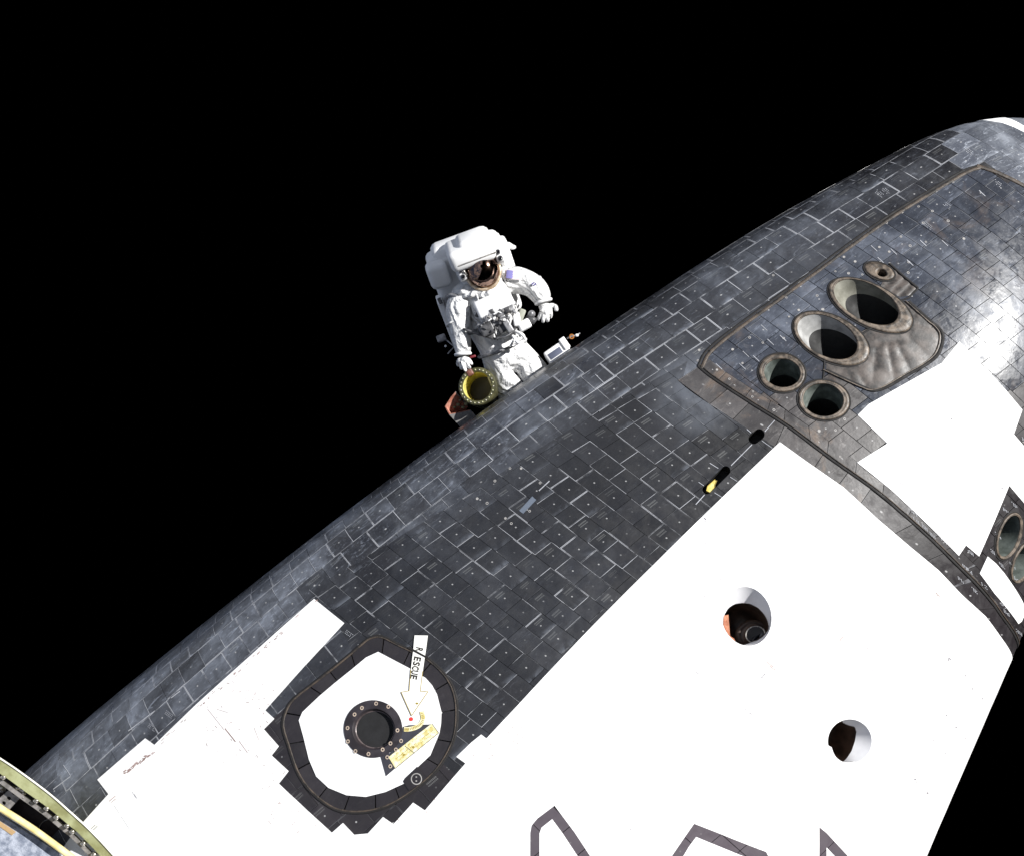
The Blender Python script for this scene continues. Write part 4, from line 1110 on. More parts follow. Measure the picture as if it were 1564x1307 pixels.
# ------------------------------------------------------------------ lower left corner: edge frame of the open bay
M['primer'] = simple('yellow_green_primer', (0.30, 0.30, 0.13), 0.6, vary=0.15, scale=7, c2=(0.42, 0.44, 0.24))
M['pale_edge'] = simple('pale_edge_trim', (0.7, 0.68, 0.6), 0.6)
M['alu'] = simple('dull_aluminium', (0.20, 0.19, 0.18), 0.45, metal=0.4, scale=20, c2=(0.34, 0.32, 0.31))
M['cavity'] = simple('dark_purple_brown_blanket', (0.016, 0.010, 0.011), 0.75, c2=(0.028, 0.019, 0.02))
M['tube_yellow'] = simple('yellow_tube', (0.62, 0.50, 0.20), 0.5, vary=0.08, c2=(0.72, 0.62, 0.32))
M['blanket'] = simple('blue_white_blanket', (0.20, 0.23, 0.30), 0.6, vary=0.2, scale=22, c2=(0.40, 0.43, 0.50), bump=0.4)
hd = float((surf(px1(140, 1266))[0][0] - EYE) @ CF)
E0 = smooth_open(np.array([(-70, 1112), (0, 1157), (32, 1178.6), (75, 1210.7), (107, 1238.6), (142, 1271), (185, 1318), (215, 1356)], float), 5)
E1 = smooth_open(np.array([(-70, 1138), (0, 1180.7), (37.5, 1207.5), (75, 1234.3), (107, 1261), (119, 1271), (158, 1312), (186, 1350)], float), 5)
fr = bpy.data.objects.new('bay_edge_frame', None); COL.objects.link(fr)
d0 = hd - 0.14
fr.location = ray(107, 1250, d0); frl = fr.location.copy()
fr['label'] = 'curved yellow green metal edge frame with dark recess and yellow tube in lower left corner'; fr['category'] = 'metal frame'
def reloc(o, p):
    """keep world place when the parent Empty sits elsewhere"""
    o.location = -Vector(p); return o
def fp(name, v, f, mat, **k): return reloc(mesh(name, v, f, mat, fr, **k), frl)
A3 = np.array([ray(x, y, d0) for x, y in E0]); B3 = np.array([ray(x, y, d0+0.015) for x, y in E1])
v, f = [], []
n = len(A3); B4 = np.array([ray(x, y, d0+0.20) for x, y in (E0*0.45+E1*0.55)]); S = [A3, B3, B3 + CF*0.03, B4]
v = np.vstack(S); f = [(k*n+i, k*n+i+1, ((k+1) % 4)*n+i+1, ((k+1) % 4)*n+i) for k in range(4) for i in range(n-1)]
fp('rim_beam', v, f, M['primer'], smooth=False)
v, f = tube(A3 - CF*0.003, 0.0055, 8); fp('edge_trim', v, f, M['pale_edge'])
def off(E, k): 
    t = np.gradient(E, axis=0); t /= np.linalg.norm(t, axis=1, keepdims=True); return E + np.stack([-t[:, 1], t[:, 0]], -1)*k
def band(k0, k1, da, db, mat, name, th=0.02):
    P = np.array([ray(x, y, da) for x, y in off(E1, k0)]); Q = np.array([ray(x, y, db) for x, y in off(E1, k1)])
    S = [P, Q, Q + CF*th, P + CF*th]; v = np.vstack(S); f = [(k*n+i, k*n+i+1, ((k+1) % 4)*n+i+1, ((k+1) % 4)*n+i) for k in range(4) for i in range(n-1)]
    fp(name, v, f, mat, smooth=False)
band(7, 13, d0+0.05, d0+0.05, M['alu'], 'inner_rail')
for x, y in [(-20, 1176), (6, 1186), (56, 1222), (72, 1233.5), (87, 1247), (103, 1260), (111, 1269), (128, 1287), (144, 1304)]:
    b = MB(); v, f = box(ray(x, y, d0+0.03), np.stack([CR, CU, -CF], 1) @ np.array([[.8, -.6, 0], [.6, .8, 0], [0, 0, 1.0]]).T, (0.030, 0.012, 0.05), 0.003); b.add(v, f)
    v, f = ellipsoid(ray(x, y, d0+0.0), np.stack([CR, CU, -CF], 1), (0.011, 0.009, 0.008), 10, 8); b.add(v, f)
    fp('clip', b.v, b.f, M['steel'])
v, f = slab([ray(x, y, d0+0.22) for x, y in [(-80, 1140), (0, 1178), (60, 1220), (112, 1262), (180, 1340), (175, 1380), (-80, 1380)]], 0.05, CF); fp('dark_panel', v, f, M['cavity'], smooth=False)
cir = np.array([ray(79 + 20*math.cos(a), 1268 + 18*math.sin(a), d0+0.217) for a in np.linspace(2.6, 6.6, 24)]); v, f = tube(cir, 0.0035, 6); fp('panel_seam', v, f, M['alu'])
# bracket with three round holes
bp = np.array([(21, 1201), (38, 1212), (14, 1237), (-14, 1221), (-6, 1214)], float)
outer = [(20, 1200), (37, 1211), (12, 1238), (-30, 1268), (-50, 1250), (-4, 1221)]
hol = [ellipse_px(21.8, 1210, 3.4, 3.2, 0, 14), ellipse_px(13.3, 1218.8, 3.4, 3.2, 0, 14), ellipse_px(5.5, 1226, 3.4, 3.2, 0, 14)]
V2, F2 = cdt([], [np.array(outer, float)] + hol, None, [np.array(outer, float)], hol)
P0 = np.array([ray(x, y, d0+0.12) for x, y in V2]); mb = MB(); mb.add(P0, F2); mb.add(P0 + CF*0.012, [tuple(reversed(q)) for q in F2])
for h_ in hol + [np.array(outer, float)]:
    r0 = [ray(x, y, d0+0.12) for x, y in h_]; m_ = len(r0); mb.add(r0 + [p + CF*0.012 for p in r0], [(i, (i+1) % m_, m_+(i+1) % m_, m_+i) for i in range(m_)])
fp('bracket', mb.v, mb.f, M['alu'], smooth=False)
v, f = box(ray(34, 1207, d0+0.09), np.stack([CR, CU, -CF], 1), (0.05, 0.03, 0.04), 0.006); b = MB().add(v, f)
for x, y in ((31, 1203), (37, 1211), (27, 1203), (36, 1217)): b.add(*ellipsoid(ray(x, y, d0+0.06), np.stack([CR, CU, -CF], 1), (0.014, 0.011, 0.012), 10, 8))
fp('latch', b.v, b.f, M['steel'])
v, f = ellipsoid(ray(2, 1204, d0+0.14), np.stack([CR, CU, -CF], 1), (0.03, 0.025, 0.02), 14, 10); fp('sensor_cap', v, f, M['steel'])
ty = smooth_open(np.array([(-90, 1176), (-30, 1212), (0, 1233), (30, 1252), (60, 1272), (110, 1309), (150, 1340)], float), 4)
v, f = tube([ray(x, y, d0-0.02) for x, y in ty], 0.020, 14); fp('yellow_tube', v, f, M['tube_yellow'])
P = [ray(x, y, d0+0.05) for x, y in [(-90, 1188), (0, 1244), (42, 1271), (90, 1302), (90, 1400), (-90, 1400)]]; v, f = slab(P, 0.04, CF); fp('pale_blanket', v, f, M['blanket'], smooth=False)
P = [ray(x, y, d0+0.045) for x, y in [(-90, 1205), (0, 1254), (24, 1270), (18, 1275), (0, 1262), (-90, 1214)]]; v, f = slab(P, 0.004, CF); fp('tan_strip', v, f, simple('tan_strap', (0.36, 0.24, 0.12), 0.7), smooth=False)
# ------------------------------------------------------------------ the spacewalker
D0 = 7.68; KS = 7.68/8.75; PXM = D0 / FPX / KS      # KS: suit size against a 2.15 m tall reference figure
SUIT = NT('white_suit_fabric'); v_ = SUIT.coord()
wr = SUIT.n('ShaderNodeTexWave', wave_type='BANDS', bands_direction='DIAGONAL'); SUIT.l(v_, wr.inputs[0]); wr.inputs['Scale'].default_value = 7; wr.inputs['Distortion'].default_value = 9; wr.inputs['Detail'].default_value = 3
SUIT.set(Base_Color=SUIT.mix(SUIT.ramp(SUIT.noise(v_, 22, 6, 0.6), 0.35, 0.65), col(0.66, 0.66, 0.66), col(0.76, 0.76, 0.755)), Roughness=0.85)
SUIT.bump(SUIT.math('ADD', SUIT.noise(v_, 13, 5, 0.6, 1.5), SUIT.math('MULTIPLY', wr.outputs[0], 0.35)), 0.85, 0.045)
M['suit'] = SUIT.m
M['shell'] = simple('white_hard_shell', (0.74, 0.74, 0.74), 0.6, vary=0.03)
M['visor_gold'] = simple('gold_mirror_visor', (0.20, 0.13, 0.10), 0.08, metal=1.0, vary=0.05, c2=(0.30, 0.20, 0.16))
M['dark_grey'] = simple('dark_grey_fitting', (0.035, 0.035, 0.038), 0.4, scale=30, c2=(0.09, 0.09, 0.095))
M['mid_grey'] = simple('grey_fitting', (0.17, 0.17, 0.18), 0.4, metal=0.3, scale=30, c2=(0.32, 0.32, 0.33))
M['navy'] = simple('navy_cloth', (0.07, 0.06, 0.20), 0.7)
M['blue'] = simple('blue_anodised', (0.02, 0.12, 0.42), 0.3, metal=0.5)
CAMR = np.stack([CR, CU, -CF], 1) * KS                 # columns: photo right, photo up, towards the lens
_a, _p = math.radians(20), math.radians(28)
_ex = np.array([math.cos(_a), math.sin(_a), 0]); _ey0 = np.array([-math.sin(_a), math.cos(_a), 0]); _ez = np.array([0, 0, 1.0])
_ey = _ey0*math.cos(_p) + _ez*math.sin(_p); _ezz = np.cross(_ex, _ey)
BR = CAMR @ np.stack([_ex, _ey, _ezz], 1)         # body axes: his left, up the spine, out of the chest
man_loc = ray(776, 556, D0 + 0.12)
man = empty('person', man_loc, 'spacewalker in a bulky white pressure suit with gold visor, leaning over the hull edge', 'person')
def mp(x, y, z=0.0): return ray(x, y, D0 - z*KS)
_tube = tube
def tube(pts, r, n=10, closed=False, caps=True): return _tube(pts, r*KS, n, closed, caps)
def mm(name, v, f, mat, parent=None, **k):
    o = mesh(name, v, f, mat, parent or man, **k)
    if parent is None: o.location = -Vector(man_loc)
    return o
def skin(name, nodes, edges, mat, parent=None, root=0, sub=2, rel=True):
    me = bpy.data.meshes.new(name); me.from_pydata([tuple(n[0]) for n in nodes], edges, []); me.materials.append(mat)
    o = link(name, me, parent or man)
    if parent is None: o.location = -Vector(man_loc)
    m = o.modifiers.new('skin', 'SKIN'); m.use_smooth_shade = True
    for i, n in enumerate(nodes):
        r = n[1]*KS if np.isscalar(n[1]) else tuple(q*KS for q in n[1]); sv = me.skin_vertices[0].data[i]; sv.radius = (r, r) if np.isscalar(r) else r
        sv.use_root = (i == root)
    s = o.modifiers.new('sub', 'SUBSURF'); s.levels = sub; s.render_levels = sub
    return o
N = [ (mp(777, 556, -.12), .165), (mp(764, 528, -.10), .185), (mp(750, 497, -.04), .205), (mp(738, 465, .0), .225), (mp(726, 435, .02), .16),
      # arm nearest the lens side left of the picture
      (mp(706, 456, .02), .135), (mp(698, 474, .09), .122), (mp(702, 493, .12), .092), (mp(704, 513, .11), .086), (mp(707, 532, .11), .074), (mp(708, 545, .11), .058),
      # arm on the right of the picture
      (mp(766, 430, .0), .14), (mp(784, 427, .0), .122), (mp(804, 431, .02), .110), (mp(819, 440, .05), .104), (mp(827, 453, .07), .090), (mp(831, 464, .07), .064),
      # legs
      (mp(758, 560, -.10), .140), (mp(777, 590, -.12), .150), (mp(792, 616, -.42), .115), (mp(818, 650, -.85), .100), (mp(838, 676, -1.15), .085),
      (mp(797, 546, -.14), .135), (mp(812, 568, -.12), .145), (mp(838, 596, -.45), .112), (mp(862, 630, -.88), .098), (mp(884, 656, -1.18), .085)]
E_ = [(0, 1), (1, 2), (2, 3), (3, 4), (3, 5), (5, 6), (6, 7), (7, 8), (8, 9), (9, 10), (3, 11), (11, 12), (12, 13), (13, 14), (14, 15), (15, 16),
      (0, 17), (17, 18), (18, 19), (19, 20), (20, 21), (0, 22), (22, 23), (23, 24), (24, 25), (25, 26)]
skin('suit', N, E_, M['suit'])
def ring_at(name, p, q, r, wdt, mat, n=24):
    p = np.asarray(p, float); q = np.asarray(q, float); T = q-p; T /= np.linalg.norm(T); a = np.cross(T, CF); a /= np.linalg.norm(a); b = np.cross(T, a)
    pts = [p + KS*r*(a*math.cos(t)+b*math.sin(t)) for t in np.linspace(0, 2*math.pi, n, endpoint=False)]
    v, f = tube(pts, wdt, 8, True); return mm(name, v, f, mat)
ring_at('elbow_band', mp(698, 494, .10), mp(702, 510, .11), .085, .009, M['suit']); ring_at('wrist_ring', mp(707, 541, .11), mp(708, 550, .11), .058, .013, M['shell'])
ring_at('shoulder_bearing', mp(699, 463, .06), mp(694, 474, .09), .098, .016, M['mid_grey']); ring_at('wrist_ring', mp(830, 461, .07), mp(833, 470, .07), .062, .013, M['shell'])
ring_at('elbow_band', mp(812, 436, .03), mp(820, 445, .05), .094, .008, M['suit'])
ring_at('waist_ring', mp(765, 532, -.10), mp(769, 542, -.11), .192, .012, M['mid_grey'])
v, f = ellipsoid(mp(699.5, 460.5, .155), CAMR, (.026, .018, .012), 14, 8); mm('blue_cap', v, f, M['blue'])
# boots, down behind the hull
for x, y, z in ((842, 684, -1.22), (890, 664, -1.25)):
    v, f = ellipsoid(mp(x, y, z), BR, (.075, .07, .16), 20, 14, e=.7); mm('boot', v, f, M['suit'])
# life support pack
def bbox(name, c, size, mat, bevel=.02, R=None, taper=1.0, parent=None):
    v, f = box(c, BR if R is None else R, size, bevel, taper); return mm(name, v, f, mat, parent, auto=50)
bc = mp(724, 430, -.20)
pack = bbox('backpack', bc, (.62, .68, .26), M['shell'], .055)
def local(c, dx, dy, dz): return np.asarray(c) + BR @ np.array([dx, dy, dz])
bbox('pack_side_plate', local(bc, -.315, -.20, .13), (.05, .42, .20), M['shell'], .012)
bbox('pack_side_plate', local(bc, .30, .18, .13), (.10, .26, .18), M['shell'], .03)
bbox('pack_shoulder_block', local(bc, -.25, .22, .16), (.17, .20, .20), M['shell'], .045)
bbox('pack_shoulder_block', local(bc, .215, .27, .14), (.20, .20, .16), M['shell'], .045)
bbox('pack_top_cover', local(bc, .0, .30, .0), (.50, .20, .24), M['shell'], .06)
v, f = ellipsoid(mp(669.5, 416.5, .03), CAMR, (.020, .031, .010), 16, 8); mm('port_hole', v, f, M['black'])
v, f = box(mp(672, 460, .02), CAMR @ np.array([[.9, .43, 0], [-.43, .9, 0], [0, 0, 1]]).T, (.03, .05, .03), .006); mm('pack_latch', v, f, M['dark_grey'])
for x, y in ((783, 378), (779, 376), (776, 374)):
    v, f = ellipsoid(mp(x, y, -.06), CAMR, (.028, .02, .02), 12, 8); mm('pack_knob', v, f, M['shell'])
# helmet: pressure bubble, boxy sun hood, mirror visor, lamp clusters
hcn = mp(727, 404, .10)
v, f = ellipsoid(local(hcn, 0, .0, -.02), BR, (.175, .17, .18), 36, 24, e=.75); helm = mm('helmet', v, f, M['shell'])
v, f = box(local(hcn, -.01, .135, .03), BR, (.37, .17, .37), .05); mm('sun_hood', v, f, M['shell'], auto=50)
v, f = box(local(hcn, .025, .195, .02), BR, (.24, .12, .28), .05); mm('hood_crown', v, f, M['shell'], auto=50)
v, f = box(mp(728.5, 396.5, .335), CAMR @ np.array([[math.cos(.36), -math.sin(.36), 0], [math.sin(.36), math.cos(.36), 0], [0, 0, 1]]), (.315, .012, .02), .004); mm('hood_rail', v, f, M['steel'])
VR = CAMR @ np.stack([np.array([math.cos(.36), math.sin(.36), 0]), np.array([-math.sin(.36), math.cos(.36), 0]), np.array([0, 0, 1.0])], 1)
v, f = ellipsoid(mp(736, 411, .20), VR, (.132, .156, .135), 44, 32); mm('visor', v, f, M['visor_gold'])
tr = [mp(736, 411, .235) + VR @ np.array([.137*math.cos(t), .162*math.sin(t), -.02]) for t in np.linspace(math.pi*1.02, math.pi*1.98, 26)]
v, f = tube(tr, .014, 10); mm('visor_rim', v, f, simple('tan_gold_rim', (0.40, 0.28, 0.17), 0.4, metal=0.4, scale=30, c2=(0.6, 0.5, 0.38)))
for side, (x, y) in ((-1, (706, 419)), (1, (762, 391))):
    c = mp(x, y, .20)
    v, f = box(c, VR, (.062, .115, .12), .014); mm('lamp_housing', v, f, M['shell'], auto=50)
    for dy in (-.033, .02):
        q = c + VR @ np.array([.0, dy, .06]); v, f = tube([q, q + VR @ np.array([0, 0, .022])], .021, 14); lamp = mm('helmet_lamp', v, f, M['mid_grey'])
        v, f = ellipsoid(q + VR @ np.array([0, 0, .024]), VR, (.015, .015, .006), 12, 6); mm('lamp_glass', v, f, M['glass_dark'])
v, f = tube([mp(701, 404, .26), mp(707, 412, .27), mp(713, 421, .27)], .008, 8); mm('hinge_bar', v, f, M['steel'])
v, f = tube([mp(753, 392, .29), mp(757, 386, .29)], .012, 10); mm('hinge_bar', v, f, M['dark_grey'])
nk = [hcn + BR @ np.array([.165*math.cos(t), -.165, .165*math.sin(t)]) for t in np.linspace(0, 2*math.pi, 32, endpoint=False)]
v, f = tube(nk, .02, 10, True); mm('neck_ring', v, f, M['shell'])
# soft collar rolls under the helmet
for k, (r, x, y, z) in enumerate(((.115, 727, 446, .16), (.10, 745, 447, .18), (.09, 712, 442, .14))):
    v, f = ellipsoid(mp(x, y, z), BR, (r, .035, .06), 20, 12); mm('collar_roll', v, f, M['suit'])
# chest: control box, tool board, straps, belt
R2 = CAMR @ np.stack([np.array([math.cos(.42), math.sin(.42), 0]), np.array([-math.sin(.42), math.cos(.42), 0]), np.array([0, 0, 1.0])], 1)
def sb(name, x, y, z, size, mat, bevel=.008, ang=.42, parent=None, tip=0.0):
    Rz = np.stack([np.array([math.cos(ang), math.sin(ang), 0]), np.array([-math.sin(ang), math.cos(ang), 0]), np.array([0, 0, 1.0])], 1)
    ct, st = math.cos(tip), math.sin(tip); Rx = np.array([[1, 0, 0], [0, ct, -st], [0, st, ct]])
    v, f = box(mp(x, y, z), CAMR @ Rz @ Rx, size, bevel); return mm(name, v, f, mat, parent, auto=45)
sb('control_box', 757, 470, .20, (.30, .17, .16), M['shell'], .02, tip=-.5)
sb('control_panel', 762, 479, .26, (.26, .06, .08), M['mid_grey'], .01)
sb('tool_board', 752, 493, .24, (.24, .07, .05), M['mid_grey'], .01)
sb('tool_pouch', 744, 503, .25, (.11, .10, .07), M['dark_grey'], .014)
sb('tool_pouch', 772, 492, .26, (.05, .19, .05), M['mid_grey'], .01, ang=.55)
sb('tool_pouch', 764, 497, .23, (.07, .13, .05), M['dark_grey'], .012, ang=.5)
sb('chest_fitting', 751, 476, .29, (.035, .035, .04), M['dark_grey'], .008); sb('chest_fitting', 775, 474, .29, (.05, .045, .05), M['dark_grey'], .01)
sb('chest_fitting', 743, 488, .27, (.05, .025, .03), M['steel'], .006); sb('chest_fitting', 783, 465, .27, (.06, .03, .03), M['mid_grey'], .006)
sb('chest_fitting', 734, 477, .22, (.035, .05, .02), M['dark_grey'], .006, ang=-.4); sb('chest_fitting', 729, 481, .21, (.03, .04, .02), M['dark_grey'], .006, ang=-.4)
sb('chest_fitting', 732, 460, .21, (.07, .02, .02), M['dark_grey'], .006, ang=.2)
sb('thigh_box', 801, 497, .20, (.10, .075, .08), M['shell'], .016, ang=.5); sb('chest_fitting', 789, 488, .22, (.06, .11, .05), M['shell'], .012, ang=.2); sb('chest_fitting', 784, 500, .2, (.05, .12, .04), M['dark_grey'], .012, ang=-.25)
sb('chest_fitting', 796, 482, .20, (.05, .10, .04), simple('olive_pouch', (0.28, 0.29, 0.24), 0.7), .012, ang=-.35)
v, f = ellipsoid(mp(812, 480, .16), CAMR, (.030, .030, .05), 16, 10); mm('tether_reel', v, f, M['mid_grey'])
v, f = tube([mp(806, 484, .15), mp(812, 488, .17), mp(818, 492, .17)], .026, 10); mm('tether_reel', v, f, M['dark_grey'])
for i in range(46):   # clutter of hooks, hoses and pins on the board
    x = random.gauss(765, 14); y = 474 + (765-x)*0.35 + abs(random.gauss(0, 11)); 
    sb('small_hook', x, y, .285, (random.uniform(.012, .045), random.uniform(.008, .02), random.uniform(.02, .05)), random.choice([M['mid_grey'], M['dark_grey'], M['steel'], M['shell']]), .003, ang=random.uniform(-.6, 1.6))
for a, b, c, r, m in (((708, 503), (735, 512), (757, 518), .010, 'dark_grey'), ((757, 518), (775, 512), (792, 498), .008, 'mid_grey'), ((727, 446), (733, 470), (737, 500), .007, 'suit'), ((738, 470), (752, 500), (760, 520), .006, 'mid_grey'),
                      ((768, 478), (778, 500), (786, 520), .010, 'dark_grey'), ((741, 450), (746, 466), (748, 480), .009, 'suit'), ((786, 506), (798, 512), (802, 522), .014, 'shell'), ((782, 512), (792, 524), (803, 518), .013, 'shell'), ((790, 515), (785, 520), (780, 528), .009, 'shell')):
    pts = smooth_open(np.array([[*a, .2], [*b, .235], [*c, .17]], float), 6); v, f = tube([mp(*q) for q in pts], r, 8); mm('strap', v, f, M[m])
sb('belt_box', 741, 510, .21, (.13, .055, .03), M['dark_grey'], .01, ang=-.25)
v, f = box(mp(724, 507, .17), CAMR @ np.array([[.97, .24, 0], [-.24, .97, 0], [0, 0, 1]]).T, (.10, .035, .03), .008); mm('belt_box', v, f, M['dark_grey'])
# flag and round patch on the shoulder seen at the right
def patch(name, cx, cy, z, wd, ht, ang, mat, n=6, bend=.02, round_=False, **kw):
    v, f = [], []
    ca, sa = math.cos(ang), math.sin(ang)
    if round_:
        t = np.linspace(0, 2*math.pi, 24, endpoint=False); v = [mp(cx, cy, z) + CAMR @ np.array([wd/2*math.cos(q)*ca - ht/2*math.sin(q)*sa, wd/2*math.cos(q)*sa + ht/2*math.sin(q)*ca, 0.0]) for q in t]; f = [tuple(range(24))]
        v, f = slab(v, .006, CF)
        return mm(name, v, f, mat, smooth=False)
    for i in range(n+1):
        for j in (0, 1):
            a = (i/n-.5)*wd; b = (j-.5)*ht; v.append(mp(cx, cy, z - bend*(i/n-.5)**2*4) + CAMR @ np.array([a*ca-b*sa, a*sa+b*ca, 0]))
    f = [(2*i, 2*i+2, 2*i+3, 2*i+1) for i in range(n)]
    return mm(name, v, f, mat, smooth=False, **kw)
FX, FY, FZ, FA = 784, 420, .145, -.08
fl_ = patch('flag_patch', FX, FY, FZ, .135, .078, FA, M['shell'], bend=.012, label='flag patch with blue canton and faint pale stripes')
M['stripe'] = simple('faded_red_thread', (0.62, 0.50, 0.52), 0.8)
for k in range(4):
    yy = (k-1.5)*.020; patch('flag_stripe', FX - yy*math.sin(FA)/PXM*0, FY - yy/PXM, FZ+.004, .133, .009, FA, M['stripe'], bend=.012)
patch('flag_canton', FX-5.5, FY-0.6, FZ+.006, .052, .064, FA, simple('faded_blue_canton', (0.16, 0.15, 0.36), 0.8), bend=.003)
patch('round_patch', 815.5, 434, .150, .040, .026, .35, M['navy'], round_=True); patch('patch_swoosh', 815.5, 434, .1535, .038, .005, .75, M['shell'], bend=0)
# gloves
def glove(wrist, palm, up, fingers, thumb, r=.019):
    """wrist, palm centre; fingers: list of joint chains"""
    nodes = [(palm, (.036, .036)), (wrist, (.050, .050))]; edges = [(0, 1)]
    for ch, rr in fingers + [(thumb, r*1.15)]:
        base = len(nodes); prev = 0
        for i, p in enumerate(ch):
            nodes.append((p, rr*(1 - .12*i))); edges.append((prev, base+i)); prev = base+i
    return skin('glove', nodes, edges, M['suit'], sub=2)
fk = lambda pts, z0, z1, z2: [mp(pts[0][0], pts[0][1], z0), mp(pts[1][0], pts[1][1], z1), mp(pts[2][0], pts[2][1], z2)]
glove(mp(831, 466, .07), mp(833, 475, .08), None,
      [(fk([(826, 480), (823, 486), (821.5, 490)], .12, .12, .10), .018), (fk([(831, 483), (829.5, 489), (829, 493.5)], .13, .13, .11), .019), (fk([(836, 482), (836.5, 487), (836.5, 491.5)], .12, .12, .09), .0185), (fk([(841, 478), (842, 482), (840, 486)], .09, .09, .06), .017)],
      fk([(843, 466), (849, 468), (850, 476)], .07, .07, .08), .019)
glove(mp(708, 545, .11), mp(709, 551, .12), None,
      [(fk([(703, 556), (704, 561), (706, 565)], .14, .15, .14), .017), (fk([(708, 558), (710, 564), (712, 568)], .16, .17, .16), .018), (fk([(713, 556), (716, 561), (719, 563)], .15, .16, .15), .018), (fk([(699, 552), (699, 557), (701, 560)], .11, .11, .10), .016)],
      fk([(715, 549), (719, 554), (720.5, 559)], .12, .13, .13), .018)

# ------------------------------------------------------------------ things around him
M['gold_foil'] = simple('gold_foil_lining', (0.62, 0.50, 0.07), 0.4, metal=0.2, scale=10, bump=0.9, c2=(0.88, 0.82, 0.28))
M['dark_green'] = simple('dark_olive_metal', (0.05, 0.05, 0.025), 0.4, metal=0.3, scale=26, c2=(0.12, 0.115, 0.055))
cl = ray(729, 590.5, D0-.02)
can = empty('foil_lined_canister', cl, 'round dark canister with gold foil lining and studded rim below the gloved hand', 'canister')
ca_ax = CAMR @ np.array([-0.16, 0.08, 0.98]); ca_ax /= np.linalg.norm(ca_ax)
u1 = np.cross(ca_ax, CU); u1 /= np.linalg.norm(u1); u2 = np.cross(ca_ax, u1)
def cring(r, h, n=40): return [KS*(np.array(ca_ax)*h + r*(u1*math.cos(t)+u2*math.sin(t))) for t in np.linspace(0, 2*math.pi, n, endpoint=False)]
v, f = loft3([cring(.150, -.30), cring(.152, -.04), cring(.156, -.02), cring(.154, .0), cring(.146, .012), cring(.120, .014), cring(.115, .006)]); mesh('canister_body', v, f, M['dark_green'], can, auto=50)
v, f = loft3([cring(.117, .008), cring(.118, -.04), cring(.116, -.14), cring(.112, -.26)]); mesh('foil_lining', v, f, M['gold_foil'], can)
v, f = loft3([cring(.112, -.26), cring(.07, -.28)], True); mesh('canister_floor', v, f, simple('dark_amber_floor', (0.010, 0.006, 0.003), 0.5), can)
for k, p in enumerate(cring(.133, .016, 26)):
    v, f = ellipsoid(p, CAMR, (.0062, .0062, .006), 8, 6); mesh('rim_stud', v, f, M['steel'] if k % 2 else simple('pale_stud', (0.5, 0.5, 0.3), 0.4) if k == 0 else bpy.data.materials['pale_stud'], can)
v, f = box(np.array(ray(716, 567, D0-.10)) - cl, CAMR @ np.array([[.86, -.5, 0], [.5, .86, 0], [0, 0, 1.0]]), (.055, .085, .04), .012); mesh('copper_handle', v, f, simple('copper_handle', (0.11, 0.035, 0.022), 0.5, c2=(0.20, 0.085, 0.06), scale=30), can, auto=50)
v, f = box(np.array(ray(722, 545, D0-.02)) - cl, CAMR @ np.array([[.96, -.27, 0], [.27, .96, 0], [0, 0, 1.0]]), (.05, .020, .03), .006); mesh('red_tag', v, f, simple('red_strap', (0.16, 0.012, 0.02), 0.6), can)
# split cover beside the canister
sl = ray(700, 622, D0+.05)
sh = empty('split_cover', sl, 'open white half cover with copper coloured lining beside the canister', 'cover')
pin = [(696, 598), (689, 606), (679.5, 621), (686, 633), (703, 630), (719, 626)]
top = [np.array(ray(x, y, D0 + .0 + .02*k)) - sl for k, (x, y) in enumerate(pin)]
bot = [p + CAMR @ np.array([.09, -.11, -.20]) for p in top]
k_ = len(top)
v = top + bot + [p - (p - np.mean(top, axis=0))*.10 + CAMR @ np.array([0, 0, .003]) for p in top] + [p - (p - np.mean(bot, axis=0))*.10 for p in bot]
mb = MB(); mb.add([v[i] for i in range(2*k_)], [(i, i+1, k_+i+1, k_+i) for i in range(k_-1)])
mesh('cover_shell', mb.v, mb.f, simple('dull_white_cover', (0.42, 0.41, 0.40), 0.7, vary=.1), sh, smooth=False)
mb = MB(); mb.add([v[2*k_+i] for i in range(2*k_)], [(i, i+1, k_+i+1, k_+i) for i in range(k_-1)]); mb.add([v[i] for i in range(k_)] + [v[2*k_+i] for i in range(k_)], [(i, i+1, k_+i+1, k_+i) for i in range(k_-1)])
mesh('copper_lining', mb.v, mb.f, simple('copper_lining', (0.40, 0.14, 0.09), 0.45, c2=(0.55, 0.27, 0.2), scale=30), sh, smooth=False)
mb = MB()
for x, y, s_ in ((700, 618, .03), (707, 622, .026), (694, 622, .022), (712, 617, .03), (703, 611, .024)): mb.add(*box(np.array(ray(x, y, D0+.07)) - sl, CAMR, (s_, s_*.8, s_), .004))
mesh('cover_mechanism', mb.v, mb.f, M['dark_green'], sh, auto=45)
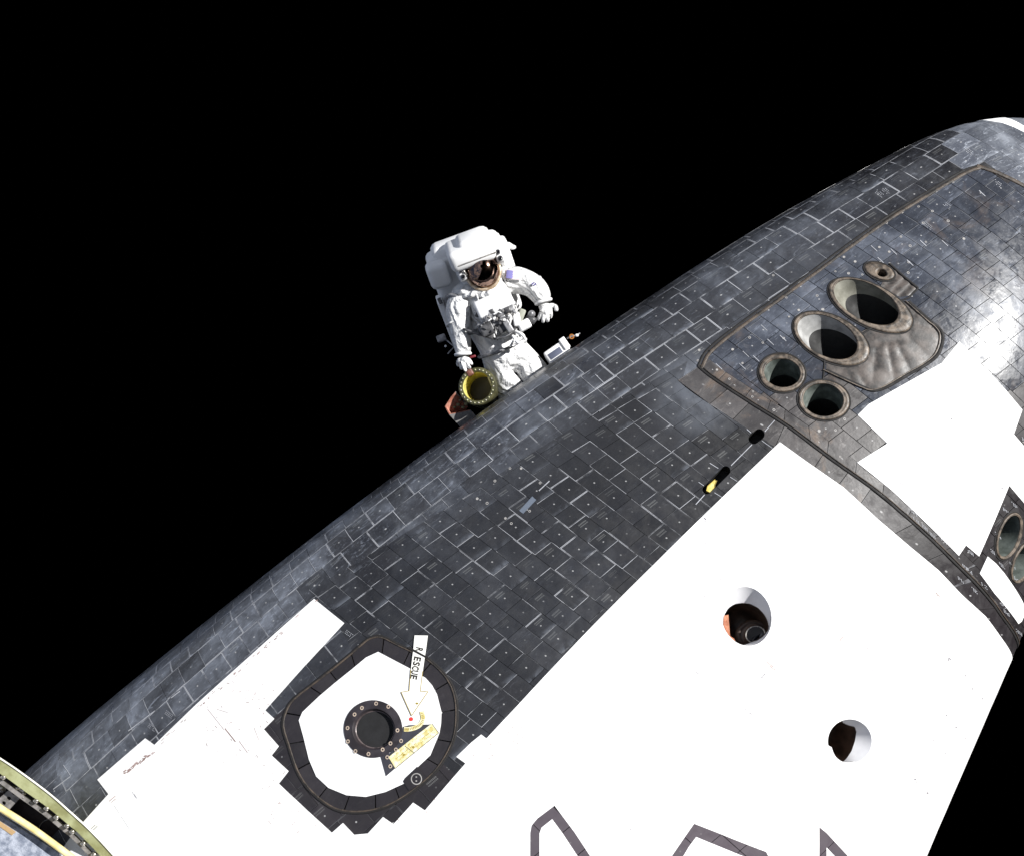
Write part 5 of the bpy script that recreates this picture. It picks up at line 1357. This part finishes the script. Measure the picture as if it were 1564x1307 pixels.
# tool box beyond the hull edge
tl = ray(853, 542, D0+.10)
tb = empty('tool_box', tl, 'white box with dark panel peeking over the hull edge right of the spacewalker', 'tool box')
RT = CAMR @ np.stack([np.array([math.cos(.60), math.sin(.60), 0]), np.array([-math.sin(.60), math.cos(.60), 0]), np.array([0, 0, 1.0])], 1) @ np.array([[1, 0, 0], [0, math.cos(.15), math.sin(.15)], [0, -math.sin(.15), math.cos(.15)]])
v, f = box((0, 0, 0), RT, (.20, .13, .20), .012); mesh('box_body', v, f, M['shell'], tb, auto=50)
v, f = box(RT @ np.array([-.022, .005, .102]), RT, (.115, .052, .006), .002); mesh('dark_panel', v, f, simple('slate_panel', (0.07, 0.08, 0.12), 0.5), tb)
v, f = box(RT @ np.array([.085, .03, .10]), RT, (.05, .10, .03), .006); mesh('latch_plate', v, f, M['shell'], tb)
v, f = tube([RT @ np.array([-.10, -.05, .10]), RT @ np.array([-.12, -.12, .11])], .012, 8); mesh('box_strut', v, f, M['shell'], tb)
nt = [np.array(ray(873, 514.5, D0+.10)) - tl + CAMR @ np.array([.016*math.cos(t), .016*math.sin(t), 0]) for t in np.linspace(0, 2*math.pi, 16, endpoint=False)]
v, f = tube(nt, .007, 8, True); mesh('orange_ring', v, f, simple('orange_ring', (0.25, 0.09, 0.015), 0.5), tb)
v, f = ellipsoid(np.array(ray(881, 512.5, D0+.10)) - tl, CAMR, (.015, .013, .013), 12, 8); mesh('white_knob', v, f, M['shell'], tb)
v, f = tube([np.array(ray(x, y, D0+.10)) - tl for x, y in ((866, 517), (873, 514), (881, 512.5), (886, 509))], .006, 8); mesh('hook_arm', v, f, M['mid_grey'], tb)
# small gear behind his elbow
gl = ray(674, 517, D0+.15)
ge = empty('tool_holder', gl, 'small grey tool holder sticking out behind the lowered arm', 'tool holder')
v, f = box((0, 0, 0), CAMR @ np.array([[.94, -.34, 0], [.34, .94, 0], [0, 0, 1.0]]), (.075, .06, .05), .012); mesh('holder_body', v, f, M['mid_grey'], ge, auto=50)
v, f = ellipsoid(np.array(ray(680.5, 529, D0+.12)) - gl, CAMR, (.010, .010, .010), 10, 8); mesh('white_knob', v, f, M['shell'], ge)
v, f = tube([np.array(ray(x, y, D0+.12)) - gl for x, y in ((684, 541), (688, 536), (694, 530), (682, 520))], .006, 8); mesh('holder_arm', v, f, M['mid_grey'], ge)
